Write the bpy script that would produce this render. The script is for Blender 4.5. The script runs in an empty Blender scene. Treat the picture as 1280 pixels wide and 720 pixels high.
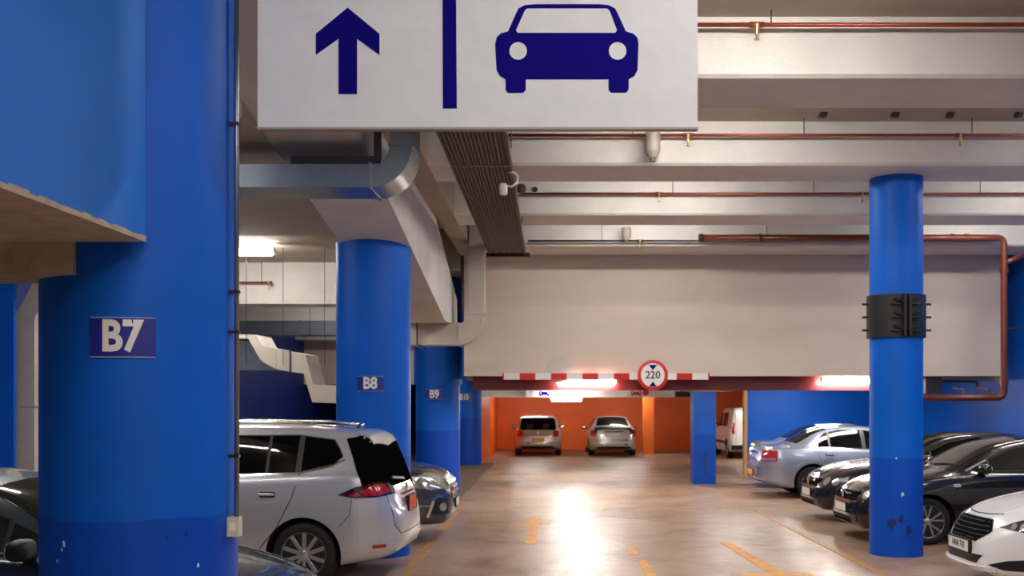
import bpy, bmesh, math, random
import numpy as np
from mathutils import Vector, Matrix
from mathutils.bvhtree import BVHTree

random.seed(4)
scene = bpy.context.scene
COL = scene.collection

# ------------------------------------------------------------------ camera
F, VX, HY, H = 1300.0, 684.0, 490.0, 2.0      # focal length (px), vanishing point, eye height
cam = bpy.data.cameras.new('camera')
camo = bpy.data.objects.new('camera', cam)
COL.objects.link(camo)
camo.location = (0, 0, H)
camo.rotation_euler = (math.pi / 2, 0, 0)
cam.sensor_width = 36.0
cam.lens = 36.0 * F / 1280.0
cam.shift_x = -(VX - 640) / 1280.0
cam.shift_y = (HY - 360) / 1280.0
cam.clip_start = 0.05
cam.dof.use_dof = True
cam.dof.focus_distance = 7.0
cam.dof.aperture_fstop = 3.6
scene.camera = camo

# ------------------------------------------------------------------ world / exposure
w = bpy.data.worlds.new('world')
scene.world = w
w.use_nodes = True
w.node_tree.nodes['Background'].inputs[0].default_value = (0.9, 0.9, 1.0, 1)
w.node_tree.nodes['Background'].inputs[1].default_value = 0.02
scene.view_settings.view_transform = 'Standard'
scene.view_settings.look = 'None'
scene.view_settings.gamma = 1
scene.view_settings.use_curve_mapping = False
scene.view_settings.exposure = 0.36
LAMP = 110.0                                   # emission of the fluorescent diffusers


def PX(x, Y):                                 # picture column -> X at depth Y
    return (x - VX) * Y / F


def PZ(y, Y):                                 # picture row -> height at depth Y
    return H + (HY - y) * Y / F


def fz(Y):                                    # floor drains gently away from the camera
    return 0.0 if Y < 10 else -0.012 * (Y - 10)


# ------------------------------------------------------------------ materials
def lin(c):
    return tuple(((v / 255) / 12.92 if v / 255 <= 0.04045 else ((v / 255 + 0.055) / 1.055) ** 2.4) for v in c) + (1,)


MATS = {}


def mat(name, rgb, rough=0.6, metal=0.0, var=0.0, vscale=3.0, bump=0.0, bscale=40.0, coat=0.0, spec=0.5, dark=None, emit=0.0,
        stretch=(1, 1, 1)):
    """procedural principled material; var mixes in a second tone with noise"""
    if name in MATS:
        return MATS[name]
    m = bpy.data.materials.new(name)
    m.use_nodes = True
    nt = m.node_tree
    b = nt.nodes['Principled BSDF']
    c = lin(rgb)
    b.inputs['Base Color'].default_value = c
    b.inputs['Roughness'].default_value = rough
    b.inputs['Metallic'].default_value = metal
    b.inputs['Coat Weight'].default_value = coat
    b.inputs['Coat Roughness'].default_value = 0.04
    b.inputs['Specular IOR Level'].default_value = spec
    tc = nt.nodes.new('ShaderNodeNewGeometry')
    mp = nt.nodes.new('ShaderNodeMapping')
    mp.inputs['Scale'].default_value = stretch
    nt.links.new(tc.outputs['Position'], mp.inputs['Vector'])
    if var > 0:
        n = nt.nodes.new('ShaderNodeTexNoise')
        n.inputs['Scale'].default_value = vscale
        n.inputs['Detail'].default_value = 6
        n.inputs['Roughness'].default_value = 0.65
        nt.links.new(mp.outputs['Vector'], n.inputs['Vector'])
        r = nt.nodes.new('ShaderNodeValToRGB')
        d = lin(dark) if dark else tuple(v * (1 - var) for v in c[:3]) + (1,)
        r.color_ramp.elements[0].position = 0.32
        r.color_ramp.elements[0].color = d
        r.color_ramp.elements[1].position = 0.62
        r.color_ramp.elements[1].color = c
        nt.links.new(n.outputs['Fac'], r.inputs['Fac'])
        nt.links.new(r.outputs['Color'], b.inputs['Base Color'])
    if bump > 0:
        n2 = nt.nodes.new('ShaderNodeTexNoise')
        n2.inputs['Scale'].default_value = bscale
        n2.inputs['Detail'].default_value = 5
        nt.links.new(mp.outputs['Vector'], n2.inputs['Vector'])
        bp = nt.nodes.new('ShaderNodeBump')
        bp.inputs['Strength'].default_value = bump
        bp.inputs['Distance'].default_value = 0.02
        nt.links.new(n2.outputs['Fac'], bp.inputs['Height'])
        nt.links.new(bp.outputs['Normal'], b.inputs['Normal'])
    if emit > 0:
        b.inputs['Emission Color'].default_value = c
        b.inputs['Emission Strength'].default_value = emit
    MATS[name] = m
    return m


def banded_blue(name, top, low, zline, drop=0.0):
    """gloss blue paint with a later, darker coat up to zline"""
    if name in MATS:
        return MATS[name]
    m = mat(name, top, rough=0.5, var=0.12, vscale=1.6, bump=0.05, bscale=30, spec=.25)
    nt = m.node_tree
    b = nt.nodes['Principled BSDF']
    src = b.inputs['Base Color'].links[0].from_socket
    geo = nt.nodes.new('ShaderNodeNewGeometry')
    sep = nt.nodes.new('ShaderNodeSeparateXYZ')
    nt.links.new(geo.outputs['Position'], sep.inputs[0])
    nz = nt.nodes.new('ShaderNodeTexNoise')
    nz.inputs['Scale'].default_value = 5
    nt.links.new(geo.outputs['Position'], nz.inputs['Vector'])
    ad = nt.nodes.new('ShaderNodeMath')
    ad.operation = 'MULTIPLY_ADD'
    ad.inputs[1].default_value = 0.05
    nt.links.new(nz.outputs['Fac'], ad.inputs[0])
    nt.links.new(sep.outputs['Z'], ad.inputs[2])
    lt = nt.nodes.new('ShaderNodeMath')
    lt.operation = 'LESS_THAN'
    lt.inputs[1].default_value = zline + 0.025
    nt.links.new(ad.outputs[0], lt.inputs[0])
    mx = nt.nodes.new('ShaderNodeMix')
    mx.data_type = 'RGBA'
    nt.links.new(lt.outputs[0], mx.inputs['Factor'])
    nt.links.new(src, mx.inputs['A'])
    mx.inputs['B'].default_value = lin(low)
    nt.links.new(mx.outputs['Result'], b.inputs['Base Color'])
    return m


BLUE, BLUELOW = (0, 92, 200), (0, 70, 178)
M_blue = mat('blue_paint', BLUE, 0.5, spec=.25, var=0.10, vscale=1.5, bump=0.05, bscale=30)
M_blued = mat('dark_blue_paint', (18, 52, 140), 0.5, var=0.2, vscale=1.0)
M_conc = mat('painted_concrete', (216, 212, 206), 0.75, var=0.14, vscale=1.2, bump=0.08, bscale=25)
M_wall = mat('cream_wall_paint', (214, 200, 186), 0.7, var=0.10, vscale=0.7, bump=0.06, bscale=14, stretch=(0.5, 1, 1.6))
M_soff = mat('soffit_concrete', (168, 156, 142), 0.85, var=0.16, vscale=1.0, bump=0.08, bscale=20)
M_raw = mat('raw_concrete', (192, 174, 148), 0.9, var=0.3, vscale=6, bump=0.35, bscale=60)
M_orange = mat('orange_paint', (244, 104, 14), 0.5, var=0.12, vscale=1.2)
M_red = mat('dark_red_paint', (96, 10, 8), 0.4, var=0.1, vscale=2)
M_galv = mat('galvanised_steel', (138, 146, 154), 0.3, metal=0.85, var=0.15, vscale=4)
M_galvp = mat('painted_duct', (196, 186, 172), 0.5, metal=0.1, var=0.12, vscale=3)
M_black = mat('black_steel', (22, 22, 24), 0.5)
M_rub = mat('black_rubber', (14, 14, 15), 0.7)
M_copper = mat('copper_pipe', (146, 66, 46), 0.35, metal=0.5)
M_brown = mat('brown_red_pipe', (100, 42, 26), 0.35, metal=0.1)
M_brass = mat('brass', (200, 170, 120), 0.3, metal=0.8)
M_tray = mat('grey_cable', (98, 84, 70), 0.7, var=0.35, vscale=9, stretch=(3, 0.4, 3))
M_white = mat('white_enamel', (232, 230, 224), 0.35)
M_signw = mat('sign_white', (214, 214, 215), 0.7, spec=.2, var=0.07, vscale=7)
M_navy = mat('sign_navy', (10, 0, 108), 0.8, spec=.1)
M_plateblue = mat('label_blue', (28, 40, 150), 0.4, var=0.35, vscale=22)
M_redsign = mat('sign_red', (196, 24, 22), 0.4)
M_signblack = mat('sign_black', (18, 18, 26), 0.5)
M_yellow = mat('road_yellow', (222, 150, 28), 0.55, var=0.4, vscale=9, dark=(176, 122, 64))
M_yfade = mat('road_yellow_worn', (188, 138, 66), 0.5, var=0.5, vscale=7, dark=(150, 118, 88))
M_glow = mat('lamp_glow', (255, 249, 242), 0.5, emit=LAMP)
M_chip = mat('bare_plaster', (220, 222, 226), 0.8)
M_scuff = mat('scuff_blue', (10, 36, 110), 0.6)
M_tan = mat('tan_edge', (196, 150, 90), 0.7)


def floor_mat():
    m = bpy.data.materials.new('polished_concrete_floor')
    m.use_nodes = True
    nt = m.node_tree
    b = nt.nodes['Principled BSDF']
    g = nt.nodes.new('ShaderNodeNewGeometry')
    n1 = nt.nodes.new('ShaderNodeTexNoise')
    n1.inputs['Scale'].default_value = 0.7
    n1.inputs['Detail'].default_value = 9
    n1.inputs['Roughness'].default_value = 0.62
    n1.inputs['Distortion'].default_value = 0.6
    n2 = nt.nodes.new('ShaderNodeTexNoise')
    n2.inputs['Scale'].default_value = 4.5
    n2.inputs['Detail'].default_value = 7
    n2.inputs['Distortion'].default_value = 1.2
    for n in (n1, n2):
        nt.links.new(g.outputs['Position'], n.inputs['Vector'])
    r = nt.nodes.new('ShaderNodeValToRGB')
    e = r.color_ramp.elements
    e[0].position, e[0].color = 0.30, lin((122, 97, 77))
    e[1].position, e[1].color = 0.68, lin((176, 152, 132))
    k = e.new(0.48)
    k.color = lin((158, 131, 109))
    nt.links.new(n1.outputs['Fac'], r.inputs['Fac'])
    r2 = nt.nodes.new('ShaderNodeValToRGB')
    r2.color_ramp.elements[0].position, r2.color_ramp.elements[0].color = 0.30, (0.74, 0.70, 0.66, 1)
    r2.color_ramp.elements[1].position, r2.color_ramp.elements[1].color = 0.60, (1, 1, 1, 1)
    nt.links.new(n2.outputs['Fac'], r2.inputs['Fac'])
    mx = nt.nodes.new('ShaderNodeMix')
    mx.data_type = 'RGBA'
    mx.blend_type = 'MULTIPLY'
    mx.inputs['Factor'].default_value = 0.5
    nt.links.new(r.outputs['Color'], mx.inputs['A'])
    nt.links.new(r2.outputs['Color'], mx.inputs['B'])
    nt.links.new(mx.outputs['Result'], b.inputs['Base Color'])
    rr = nt.nodes.new('ShaderNodeMapRange')
    rr.inputs['From Min'].default_value = 0.3
    rr.inputs['From Max'].default_value = 0.7
    rr.inputs['To Min'].default_value = 0.30
    rr.inputs['To Max'].default_value = 0.48
    nt.links.new(n2.outputs['Fac'], rr.inputs['Value'])
    nt.links.new(rr.outputs['Result'], b.inputs['Roughness'])
    bp = nt.nodes.new('ShaderNodeBump')
    bp.inputs['Strength'].default_value = 0.05
    bp.inputs['Distance'].default_value = 0.02
    nt.links.new(n2.outputs['Fac'], bp.inputs['Height'])
    nt.links.new(bp.outputs['Normal'], b.inputs['Normal'])
    b.inputs['Specular IOR Level'].default_value = 0.4
    return m


M_floor = floor_mat()


# ------------------------------------------------------------------ object helpers
def put(name, me, m, parent=None, smooth=False):
    o = bpy.data.objects.new(name, me)
    COL.objects.link(o)
    if m is not None and not me.materials:
        me.materials.append(m)
    if parent is not None:
        o.parent = parent
    if smooth:
        me.polygons.foreach_set('use_smooth', [True] * len(me.polygons))
    return o


def obj(name, bm, m, parent=None, smooth=False, bevel=0.0, angle=None):
    if bevel > 0:
        es = [e for e in bm.edges if len(e.link_faces) == 2 and e.calc_face_angle(0) > 0.6]
        bmesh.ops.bevel(bm, geom=es, offset=bevel, segments=2, affect='EDGES', profile=0.5)
    me = bpy.data.meshes.new(name)
    bmesh.ops.recalc_face_normals(bm, faces=bm.faces[:])
    bm.to_mesh(me)
    bm.free()
    o = put(name, me, m, parent, smooth)
    if angle is not None:
        me.polygons.foreach_set('use_smooth', [True] * len(me.polygons))
        me.set_sharp_from_angle(angle=math.radians(angle))
    return o


def tag(o, label, cat, group=None, kind=None):
    if label:
        o['label'] = label
    if cat:
        o['category'] = cat
    if group:
        o['group'] = group
    if kind:
        o['kind'] = kind
    return o


def thing(name, label, cat, loc=(0, 0, 0), rz=0.0, group=None, rx=0.0):
    o = bpy.data.objects.new(name, None)
    COL.objects.link(o)
    o.empty_display_size = 0.2
    o.location = loc
    o.rotation_euler = (rx, 0, rz)
    return tag(o, label, cat, group)


def box(bm, x0, x1, y0, y1, z0, z1):
    v = [bm.verts.new(p) for p in ((x0, y0, z0), (x1, y0, z0), (x1, y1, z0), (x0, y1, z0),
                                   (x0, y0, z1), (x1, y0, z1), (x1, y1, z1), (x0, y1, z1))]
    for f in ((0, 3, 2, 1), (4, 5, 6, 7), (0, 1, 5, 4), (1, 2, 6, 5), (2, 3, 7, 6), (3, 0, 4, 7)):
        bm.faces.new([v[i] for i in f])
    return bm


def B(*a):
    return box(bmesh.new(), *a)


def prism(poly, axis, a0, a1, bm=None):
    """extrude a 2D polygon along axis ('x': (y,z), 'y': (x,z), 'z': (x,y))"""
    bm = bm or bmesh.new()

    def P(p, a):
        return {'x': (a, p[0], p[1]), 'y': (p[0], a, p[1]), 'z': (p[0], p[1], a)}[axis]
    v0 = [bm.verts.new(P(p, a0)) for p in poly]
    v1 = [bm.verts.new(P(p, a1)) for p in poly]
    n = len(poly)
    bm.faces.new(v0)
    bm.faces.new(v1[::-1])
    for i in range(n):
        bm.faces.new((v0[i], v1[i], v1[(i + 1) % n], v0[(i + 1) % n]))
    return bm


def frame_of(d):
    d = d.normalized()
    a = Vector((0, 0, 1)) if abs(d.z) < 0.9 else Vector((1, 0, 0))
    u = d.cross(a).normalized()
    return u, d.cross(u).normalized()


def tube(pts, r, n=10, bm=None, cap=True, elbow=0.0):
    bm = bm or bmesh.new()
    P = [Vector(p) for p in pts]
    if elbow > 0 and len(P) > 2:
        Q = [P[0]]
        for i in range(1, len(P) - 1):
            a = P[i] + (P[i - 1] - P[i]).normalized() * elbow
            c = P[i] + (P[i + 1] - P[i]).normalized() * elbow
            for k in range(6):
                t = k / 5
                Q.append(a * (1 - t) ** 2 + P[i] * 2 * t * (1 - t) + c * t * t)
        P = Q + [P[-1]]
    rings = []
    u = None
    for i, p in enumerate(P):
        d = (P[min(i + 1, len(P) - 1)] - P[max(i - 1, 0)]).normalized()
        if u is None:
            u, v = frame_of(d)
        else:
            u = (u - d * u.dot(d)).normalized()
            v = d.cross(u)
        rr = r[i] if isinstance(r, (list, tuple)) else r
        rings.append([bm.verts.new(p + (u * math.cos(2 * math.pi * k / n) + v * math.sin(2 * math.pi * k / n)) * rr) for k in range(n)])
    for a, b in zip(rings, rings[1:]):
        for k in range(n):
            bm.faces.new((a[k], a[(k + 1) % n], b[(k + 1) % n], b[k]))
    if cap:
        bm.faces.new(rings[0][::-1])
        bm.faces.new(rings[-1])
    return bm


def lathe(prof, n=32, axis='z', bm=None, center=(0, 0, 0)):
    """revolve (r, h) profile about an axis through center"""
    bm = bm or bmesh.new()
    cx, cy, cz = center
    rings = []
    for r, h in prof:
        ring = []
        for k in range(n):
            a = 2 * math.pi * k / n
            c, s = r * math.cos(a), r * math.sin(a)
            p = {'z': (c, s, h), 'y': (c, h, s), 'x': (h, c, s)}[axis]
            ring.append(bm.verts.new((p[0] + cx, p[1] + cy, p[2] + cz)))
        rings.append(ring)
    for a, b in zip(rings, rings[1:]):
        for k in range(n):
            bm.faces.new((a[k], a[(k + 1) % n], b[(k + 1) % n], b[k]))
    if prof[0][0] > 1e-6:
        bm.faces.new(rings[0][::-1])
    if prof[-1][0] > 1e-6:
        bm.faces.new(rings[-1])
    bmesh.ops.remove_doubles(bm, verts=bm.verts[:], dist=1e-5)
    return bm


def blob(c, r, e=0.6, n=14, bm=None):
    """superellipsoid"""
    bm = bm or bmesh.new()

    def sp(v):
        return math.copysign(abs(v) ** e, v)
    rows = []
    for i in range(n + 1):
        t = -math.pi / 2 + math.pi * i / n
        rows.append([bm.verts.new((c[0] + r[0] * sp(math.cos(t)) * sp(math.cos(2 * math.pi * k / (2 * n))),
                                   c[1] + r[1] * sp(math.cos(t)) * sp(math.sin(2 * math.pi * k / (2 * n))),
                                   c[2] + r[2] * sp(math.sin(t)))) for k in range(2 * n)])
    for a, b in zip(rows, rows[1:]):
        for k in range(2 * n):
            bm.faces.new((a[k], a[(k + 1) % (2 * n)], b[(k + 1) % (2 * n)], b[k]))
    bmesh.ops.remove_doubles(bm, verts=bm.verts[:], dist=1e-4)
    return bm


def text_mesh(s, height, depth=0.003, bold=0.0, sx=1.0):
    cu = bpy.data.curves.new('lettering', 'FONT')
    cu.body = s
    cu.align_x = 'CENTER'
    cu.align_y = 'CENTER'
    cu.size = height / 0.72
    cu.extrude = depth / 2
    cu.offset = bold * height
    cu.resolution_u = 4
    o = bpy.data.objects.new('lettering', cu)
    COL.objects.link(o)
    dg = bpy.context.evaluated_depsgraph_get()
    me = bpy.data.meshes.new_from_object(o.evaluated_get(dg))
    bpy.data.objects.remove(o)
    me.transform(Matrix.Diagonal((sx, 1, 1, 1)))
    me.materials.clear()
    return me


def lettering(name, s, height, m, parent, M, bold=0.0, sx=1.0, depth=0.003):
    me = text_mesh(s, height, depth, bold, sx)
    me.transform(M)
    return put(name, me, m, parent)


FACE_Y = Matrix.Rotation(math.pi / 2, 4, 'X')          # text in XZ, readable from -Y


# ================================================================== THE SETTING
S = lambda o: tag(o, None, None, None, 'structure')
XR, XL, YB = 9.3, -8.0, 45.0

bm = bmesh.new()
rows = []
for Y in (-8, 10, 45):
    rows.append([bm.verts.new((x, Y, fz(Y))) for x in (XL - .3, 14)])
for a, b in zip(rows, rows[1:]):
    bm.faces.new((a[0], a[1], b[1], b[0]))
S(obj('floor', bm, M_floor))

# high hall ceiling
bm = B(XL - .3, XR + .3, -8, 8.7, 5.2, 5.5)
box(bm, -2.6, XR + .3, 8.7, 20.4, 5.2, 5.5)
S(obj('ceiling', bm, M_soff))
# lower slab over the bays beside the pillars
bm = B(XL - .3, -2.55, 8.7, 15.3, 4.3, 5.5)
box(bm, XL - .3, -2.55, 15.3, 45.3, 4.38, 5.5)
box(bm, -2.55, -1.7, 20.4, 45.3, 4.38, 5.5)
S(obj('ceiling_low', bm, M_soff))
# far room ceiling
S(obj('ceiling_far', B(-1.63, 14, 21.0, 45.3, 2.24, 2.6), M_soff))

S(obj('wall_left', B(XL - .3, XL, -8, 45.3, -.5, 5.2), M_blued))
S(obj('wall_right', B(XR, XR + .3, -8, 28.0, -.5, 5.2), M_blue))
S(obj('wall_right_far', B(10.2, 10.5, 28.0, 45, -.6, 2.5), M_orange))
S(obj('wall_back', B(-2.05, 10.5, 43.0, 43.3, -.6, 2.5), M_orange))
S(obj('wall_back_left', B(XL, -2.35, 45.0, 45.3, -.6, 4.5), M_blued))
S(obj('wall_front', B(XL, XR, -8.3, -8, 0, 5.2), M_conc))
bm = B(-2.35, -2.05, 32.2, 45.0, -.6, 2.6)
S(obj('wall_side_orange', bm, M_orange))
S(obj('wall_lintel', B(PX(580, 20.4), 8.9, 20.4, 20.75, PZ(470, 20.4), 5.2), M_wall))
S(obj('wall_lintel_left', B(XL, -2.6, 34.2, 34.5, 2.25, 4.38), M_wall))
S(obj('trim_1', B(PX(592, 21), 7.0, 20.75, 21.4, PZ(488, 21.0), 2.9), M_red))          # red beam under the lintel
# blue cross wall with tan edge
y0 = 27.6
bm = B(PX(934, y0), PX(1001, y0), y0, y0 + .2, fz(28) - .1, 2.3)
box(bm, PX(1001, y0), XR + 1.3, y0 + .15, y0 + .35, fz(28) - .1, 2.3)
S(obj('wall_cross_blue', bm, M_blue))
S(obj('trim_2', B(PX(930, y0), PX(934, y0), y0 - .01, y0 + .2, fz(28) - .1, 2.3), M_tan))
# dark strip of bare floor along the pillar line
bm = bmesh.new()
pl = [(-2.8, 20.2), (-1.72, 20.2), (-1.70, 33.0), (-2.1, 33.0), (-2.8, 33.0)]
vv = [bm.verts.new((x, y, fz(y) + .002)) for x, y in pl] + [bm.verts.new((x, y, fz(y) + .03)) for x, y in pl]
n = len(pl)
bm.faces.new(vv[:n][::-1])
bm.faces.new(vv[n:])
for i in range(n):
    bm.faces.new((vv[i], vv[(i + 1) % n], vv[n + (i + 1) % n], vv[n + i]))
S(obj('trim_3', bm, mat('dirty_kerb', (116, 92, 66), .8, var=.3, vscale=3, bump=.2)))

# transverse beams of the high hall
beam_places = ['in front of the sign, over the near lane', 'first beyond the hanging sign', 'resting on the clamped round column',
               'third from the lintel wall, behind the clamped column', 'against the cream lintel wall']
BEAMY = [5.45, 8.87, 12.3, 15.76, 19.1]
for i, Y in enumerate(BEAMY):
    wd = 1.0 if i < 4 else 1.3
    pr = [(Y, 5.2), (Y - .01, 4.71), (Y + .02, 4.68), (Y + wd - .06, 4.68), (Y + wd, 4.74), (Y + wd, 5.2)]
    o = obj('ceiling_beam', prism(pr, 'x', -1.41, XR), M_conc)
    tag(o, ['whitewashed concrete ceiling beam above the hanging car sign',
            'wide whitewashed ceiling beam with copper pipe, first behind the hanging sign',
            'whitewashed ceiling beam resting on the clamped blue column',
            'whitewashed ceiling beam with thin pipe, next behind the clamped column',
            'whitewashed ceiling beam just before the cream lintel wall'][i], 'beam', 'whitewashed ceiling beams')
# longitudinal beam carrying them
o = obj('edge_beam', B(-1.7, -1.41, -8, 20.4, 4.68, 5.2), M_soff)
tag(o, 'long concrete edge beam running beside the cable tray', 'beam')
# low bays beams
for i, (Y, zb) in enumerate(((19.1, 3.62), (26.0, 3.66), (33.0, 3.66), (39.5, 3.66))):
    o = obj('bay_beam', B(XL, -2.55, Y, Y + .8, zb, 4.38), M_conc, bevel=.03)
    tag(o, ['deep white beam with short copper pipe over the parked cars', 'white beam behind the dark grey duct over the bays',
            'white beam above the stepped white duct', 'farthest white beam over the bays'][i], 'beam', 'white beams over the bays')

# sloping ramp beam over the pillar line
rp = [(5.9, 5.2), (5.9, 4.84), (12.6, 3.86), (17.3, 3.19), (19.6, 3.25), (19.6, 3.73), (17.2, 4.34), (15.8, 4.68), (13.7, 5.2)]
o = obj('ramp_beam', prism(rp, 'x', -2.55, -1.70), M_conc, bevel=.02)
tag(o, 'massive sloping concrete ramp beam descending onto the pillars', 'beam')

# blue upstand at the near pillar with raw underside, and the stub beam below it
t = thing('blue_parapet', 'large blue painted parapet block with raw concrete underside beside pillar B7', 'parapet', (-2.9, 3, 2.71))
bm = bmesh.new()
z0 = .0
obj('block', B(-1.4, 1.0, -2.5, 1.92, .02, 2.48), mat('blue_paint_lit_tone', (18, 112, 208), .45, var=.08, vscale=1.3, bump=.05), t)  # base blue lightened in place of missing light from the front left
bm = B(-1.4, .985, -2.5, 1.915, .0, .02)
rb = random.Random(2)
obj('underside', bm, M_raw, t)
bm = bmesh.new()
for k in range(60):                                           # ragged lower paint edge
    ya = -2.5 + 4.42 * k / 60
    dz = .004 + .012 * rb.random()
    box(bm, .985, 1.003, ya, ya + 4.42 / 60, .0, .012 + dz)
obj('ragged_edge', bm, M_raw, t)
o = obj('stub_beam', B(-6.5, PX(92, 4.93), 4.925, 5.35, PZ(343, 4.93), 2.712), M_raw, bevel=.012)
tag(o, 'short raw concrete beam end bearing on pillar B7', 'beam')


# ================================================================== COLUMNS
def column_prof(r, h):
    return [(r, 0), (r, h)]


def round_pillar(name, label, p0, p1, yfront, ztop, m, chips=()):
    hw_ = (p1 - p0) / 2
    r = hw_ * yfront / (F - hw_)                  # silhouette columns p0..p1
    yc = yfront + r
    xc = PX((p0 + p1) / 2, yc)
    zb = fz(yc)
    t = thing(name, label, 'pillar', (xc, yc, zb - .01))
    obj('shaft', lathe([(r, 0), (r, ztop - zb + .01)], 56), m, t, angle=40)
    for px, pz, s, mm, nm in chips:
        # irregular flake hugging the shaft
        X = PX(px, yfront)
        a = math.asin(max(-.98, min(.98, (X - xc) / r)))
        Z = PZ(pz, yfront) - zb + .01
        bmc = bmesh.new()
        rr = random.Random(int(px * 7 + pz))
        ring = []
        c0 = bmc.verts.new(((r + .002) * math.sin(a), -(r + .002) * math.cos(a), Z))
        for k in range(9):
            q = 2 * math.pi * k / 9
            e = s * (.5 + .7 * rr.random())
            aa = a + e * math.cos(q) * .8 / r
            ring.append(bmc.verts.new(((r + .002) * math.sin(aa), -(r + .002) * math.cos(aa), Z + e * 1.3 * math.sin(q))))
        for k in range(9):
            bmc.faces.new((c0, ring[k], ring[(k + 1) % 9]))
        obj(nm, bmc, mm, t)
    return t


def bay_label(name, txt, px0, px1, py0, py1, Y, label, sil, m=M_plateblue):
    """enamel plate following the curve of the pillar whose silhouette is sil=(p0, p1)"""
    hw_ = (sil[1] - sil[0]) / 2
    r = hw_ * Y / (F - hw_)
    xp = PX((sil[0] + sil[1]) / 2, Y + r)
    xc = PX((px0 + px1) / 2, Y)
    zc = PZ((py0 + py1) / 2, Y)
    wd, ht = (px1 - px0) * Y / F, (py1 - py0) * Y / F

    def wrap(o):
        for v in o.data.vertices:
            dx = min(.97 * r, abs(v.co.x + xc - xp))
            v.co.y += r - math.sqrt(r * r - dx * dx)
        return o

    def slab(x0, x1, y0, y1, z0, z1, n=12):
        bm = bmesh.new()
        for k in range(n):
            box(bm, x0 + (x1 - x0) * k / n, x0 + (x1 - x0) * (k + 1) / n, y0, y1, z0, z1)
        bmesh.ops.remove_doubles(bm, verts=bm.verts[:], dist=1e-5)
        return bm
    t = thing(name, label, 'sign', (xc, Y, zc), group='pillar number plates')
    wrap(obj('plate', slab(-wd / 2, wd / 2, -.006, .001, -ht / 2, ht / 2), m, t))
    wrap(lettering('number', txt, ht * .76, M_white, t, Matrix.Translation((0, -.0068, 0)) @ FACE_Y, bold=.045, sx=(.84 if len(txt) == 2 else .72)))
    for a in (ht / 2 - .006, -ht / 2):
        wrap(obj('rim_strip', slab(-wd / 2, wd / 2, -.008, -.005, a, a + .006), mat('label_rim', (140, 150, 205), .4), t))
    return t


r7 = (PX(293, 4.94) - PX(61, 4.94)) / 2
x7 = PX(177, 4.94)
M_b7 = banded_blue('blue_b7', BLUE, BLUELOW, 1.38)
round_pillar('pillar', 'massive blue round pillar marked B7', 61, 293, 4.94, 5.2, M_b7,
             [(75, 681, .013, M_chip, 'paint_chip'), (72, 689, .008, M_chip, 'paint_chip'), (64, 704, .006, M_chip, 'paint_chip'),
              (230, 716, .010, M_chip, 'paint_chip'), (219, 673, .012, M_scuff, 'scuff'), (200, 675, .009, M_scuff, 'scuff')])
bay_label('pillar_number_plate', 'B7', 113, 189, 396, 447, 4.94, 'scratched blue number plate reading B7', (61, 293))
r8 = .447
M_bc = banded_blue('blue_pillars', BLUE, BLUELOW, 1.20)
round_pillar('pillar', 'blue round pillar marked B8 behind the silver people carrier', 421, 513, 12.62, 3.86, M_bc)
bay_label('pillar_number_plate', 'B8', 446, 479, 470, 489, 12.62, 'blue number plate reading B8', (421, 513))
t = round_pillar('pillar', 'blue pillar marked B9 behind the dark grey car', 520, 575, 21.3, 4.5, M_bc)
obj('collar', lathe([(r8 + .02, 0), (r8 + .05, .0), (r8 + .05, 2.2), (r8, 2.2)], 56, center=(0, 0, PZ(480, 21.3) - fz(21.7))), M_blue, t, angle=40)
bay_label('pillar_number_plate', 'B9', 532.5, 553, 486.5, 499.5, 21.24, 'blue number plate reading B9', (518, 577))
round_pillar('pillar', 'farthest blue pillar marked B10 beside the orange wall', 565, 602, 31.5, 4.4, M_bc)
bay_label('pillar_number_plate', 'B10', 570, 590.5, 492, 501.5, 31.5, 'partly hidden blue number plate reading B10', (565, 602))

# clamped column on the right
YC = 12.75
RC = 32 * YC / (F - 32)
xc = PX(1120, YC + RC)
M_brc = banded_blue('blue_clamped', (0, 98, 210), (0, 78, 194), PZ(574, YC))
t = round_pillar('pillar', 'slim blue round column wearing a black bolted clamp', 1088, 1152, YC, 4.69, M_brc,
                 [(1121, 573, .012, M_chip, 'paint_chip'), (1128, 618, .026, M_chip, 'paint_chip'), (1116, 655, .07, M_scuff, 'scuff'),
                  (1136, 665, .06, M_scuff, 'scuff'), (1126, 648, .05, M_scuff, 'scuff')])
cz = PZ(421, YC)
ch = PZ(367, YC) - cz
c = thing('column_clamp', 'black steel clamp bolted around the slim blue column', 'clamp', (xc, YC + RC, cz))
obj('band', lathe([(RC + .002, 0), (RC + .035, 0), (RC + .035, ch), (RC + .002, ch)], 48), M_black, c, angle=40)
for sx in (-1, 1):
    obj('flange', B(sx * .03 - .018, sx * .03 + .018, -RC - .12, -RC + .0, 0.01, ch - .01), M_black, c, bevel=.004)
    for k in range(3):
        z = ch * (.18 + .31 * k)
        obj('side_bolt', tube([(sx * (RC + .02), -.02, z), (sx * (RC + .11), -.02, z)], .014, 8), M_black, c)
        obj('flange_bolt', tube([(sx * .03, -RC - .07, z), (sx * .16, -RC - .05, z + .05)], .016, 8), M_black, c)
        obj('rib', B(sx * .05, sx * .17, -RC - .075, -RC + .05, z - .03, z - .015), M_black, c)

# square column under the low beam
Y = 24.5
t = thing('square_pillar', 'square blue pillar standing under the dark red beam', 'pillar', (PX(881, Y), Y + .27, fz(Y) - .01))
hw = (PX(895, Y) - PX(867, Y)) / 2
obj('shaft', B(-hw, hw, -hw, hw, 0, 2.26 - fz(Y)), banded_blue('blue_square', (2, 86, 188), (2, 68, 170), PZ(543, Y)), t, bevel=.015)
obj('capital', B(-hw - .35, hw + .35, -hw - .1, hw + .1, 2.02 - fz(Y), 2.25 - fz(Y)), M_red, t, bevel=.02)
obj('scuff', B(-.02, .04, -hw - .004, -hw, .25, .75), M_scuff, t)
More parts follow.
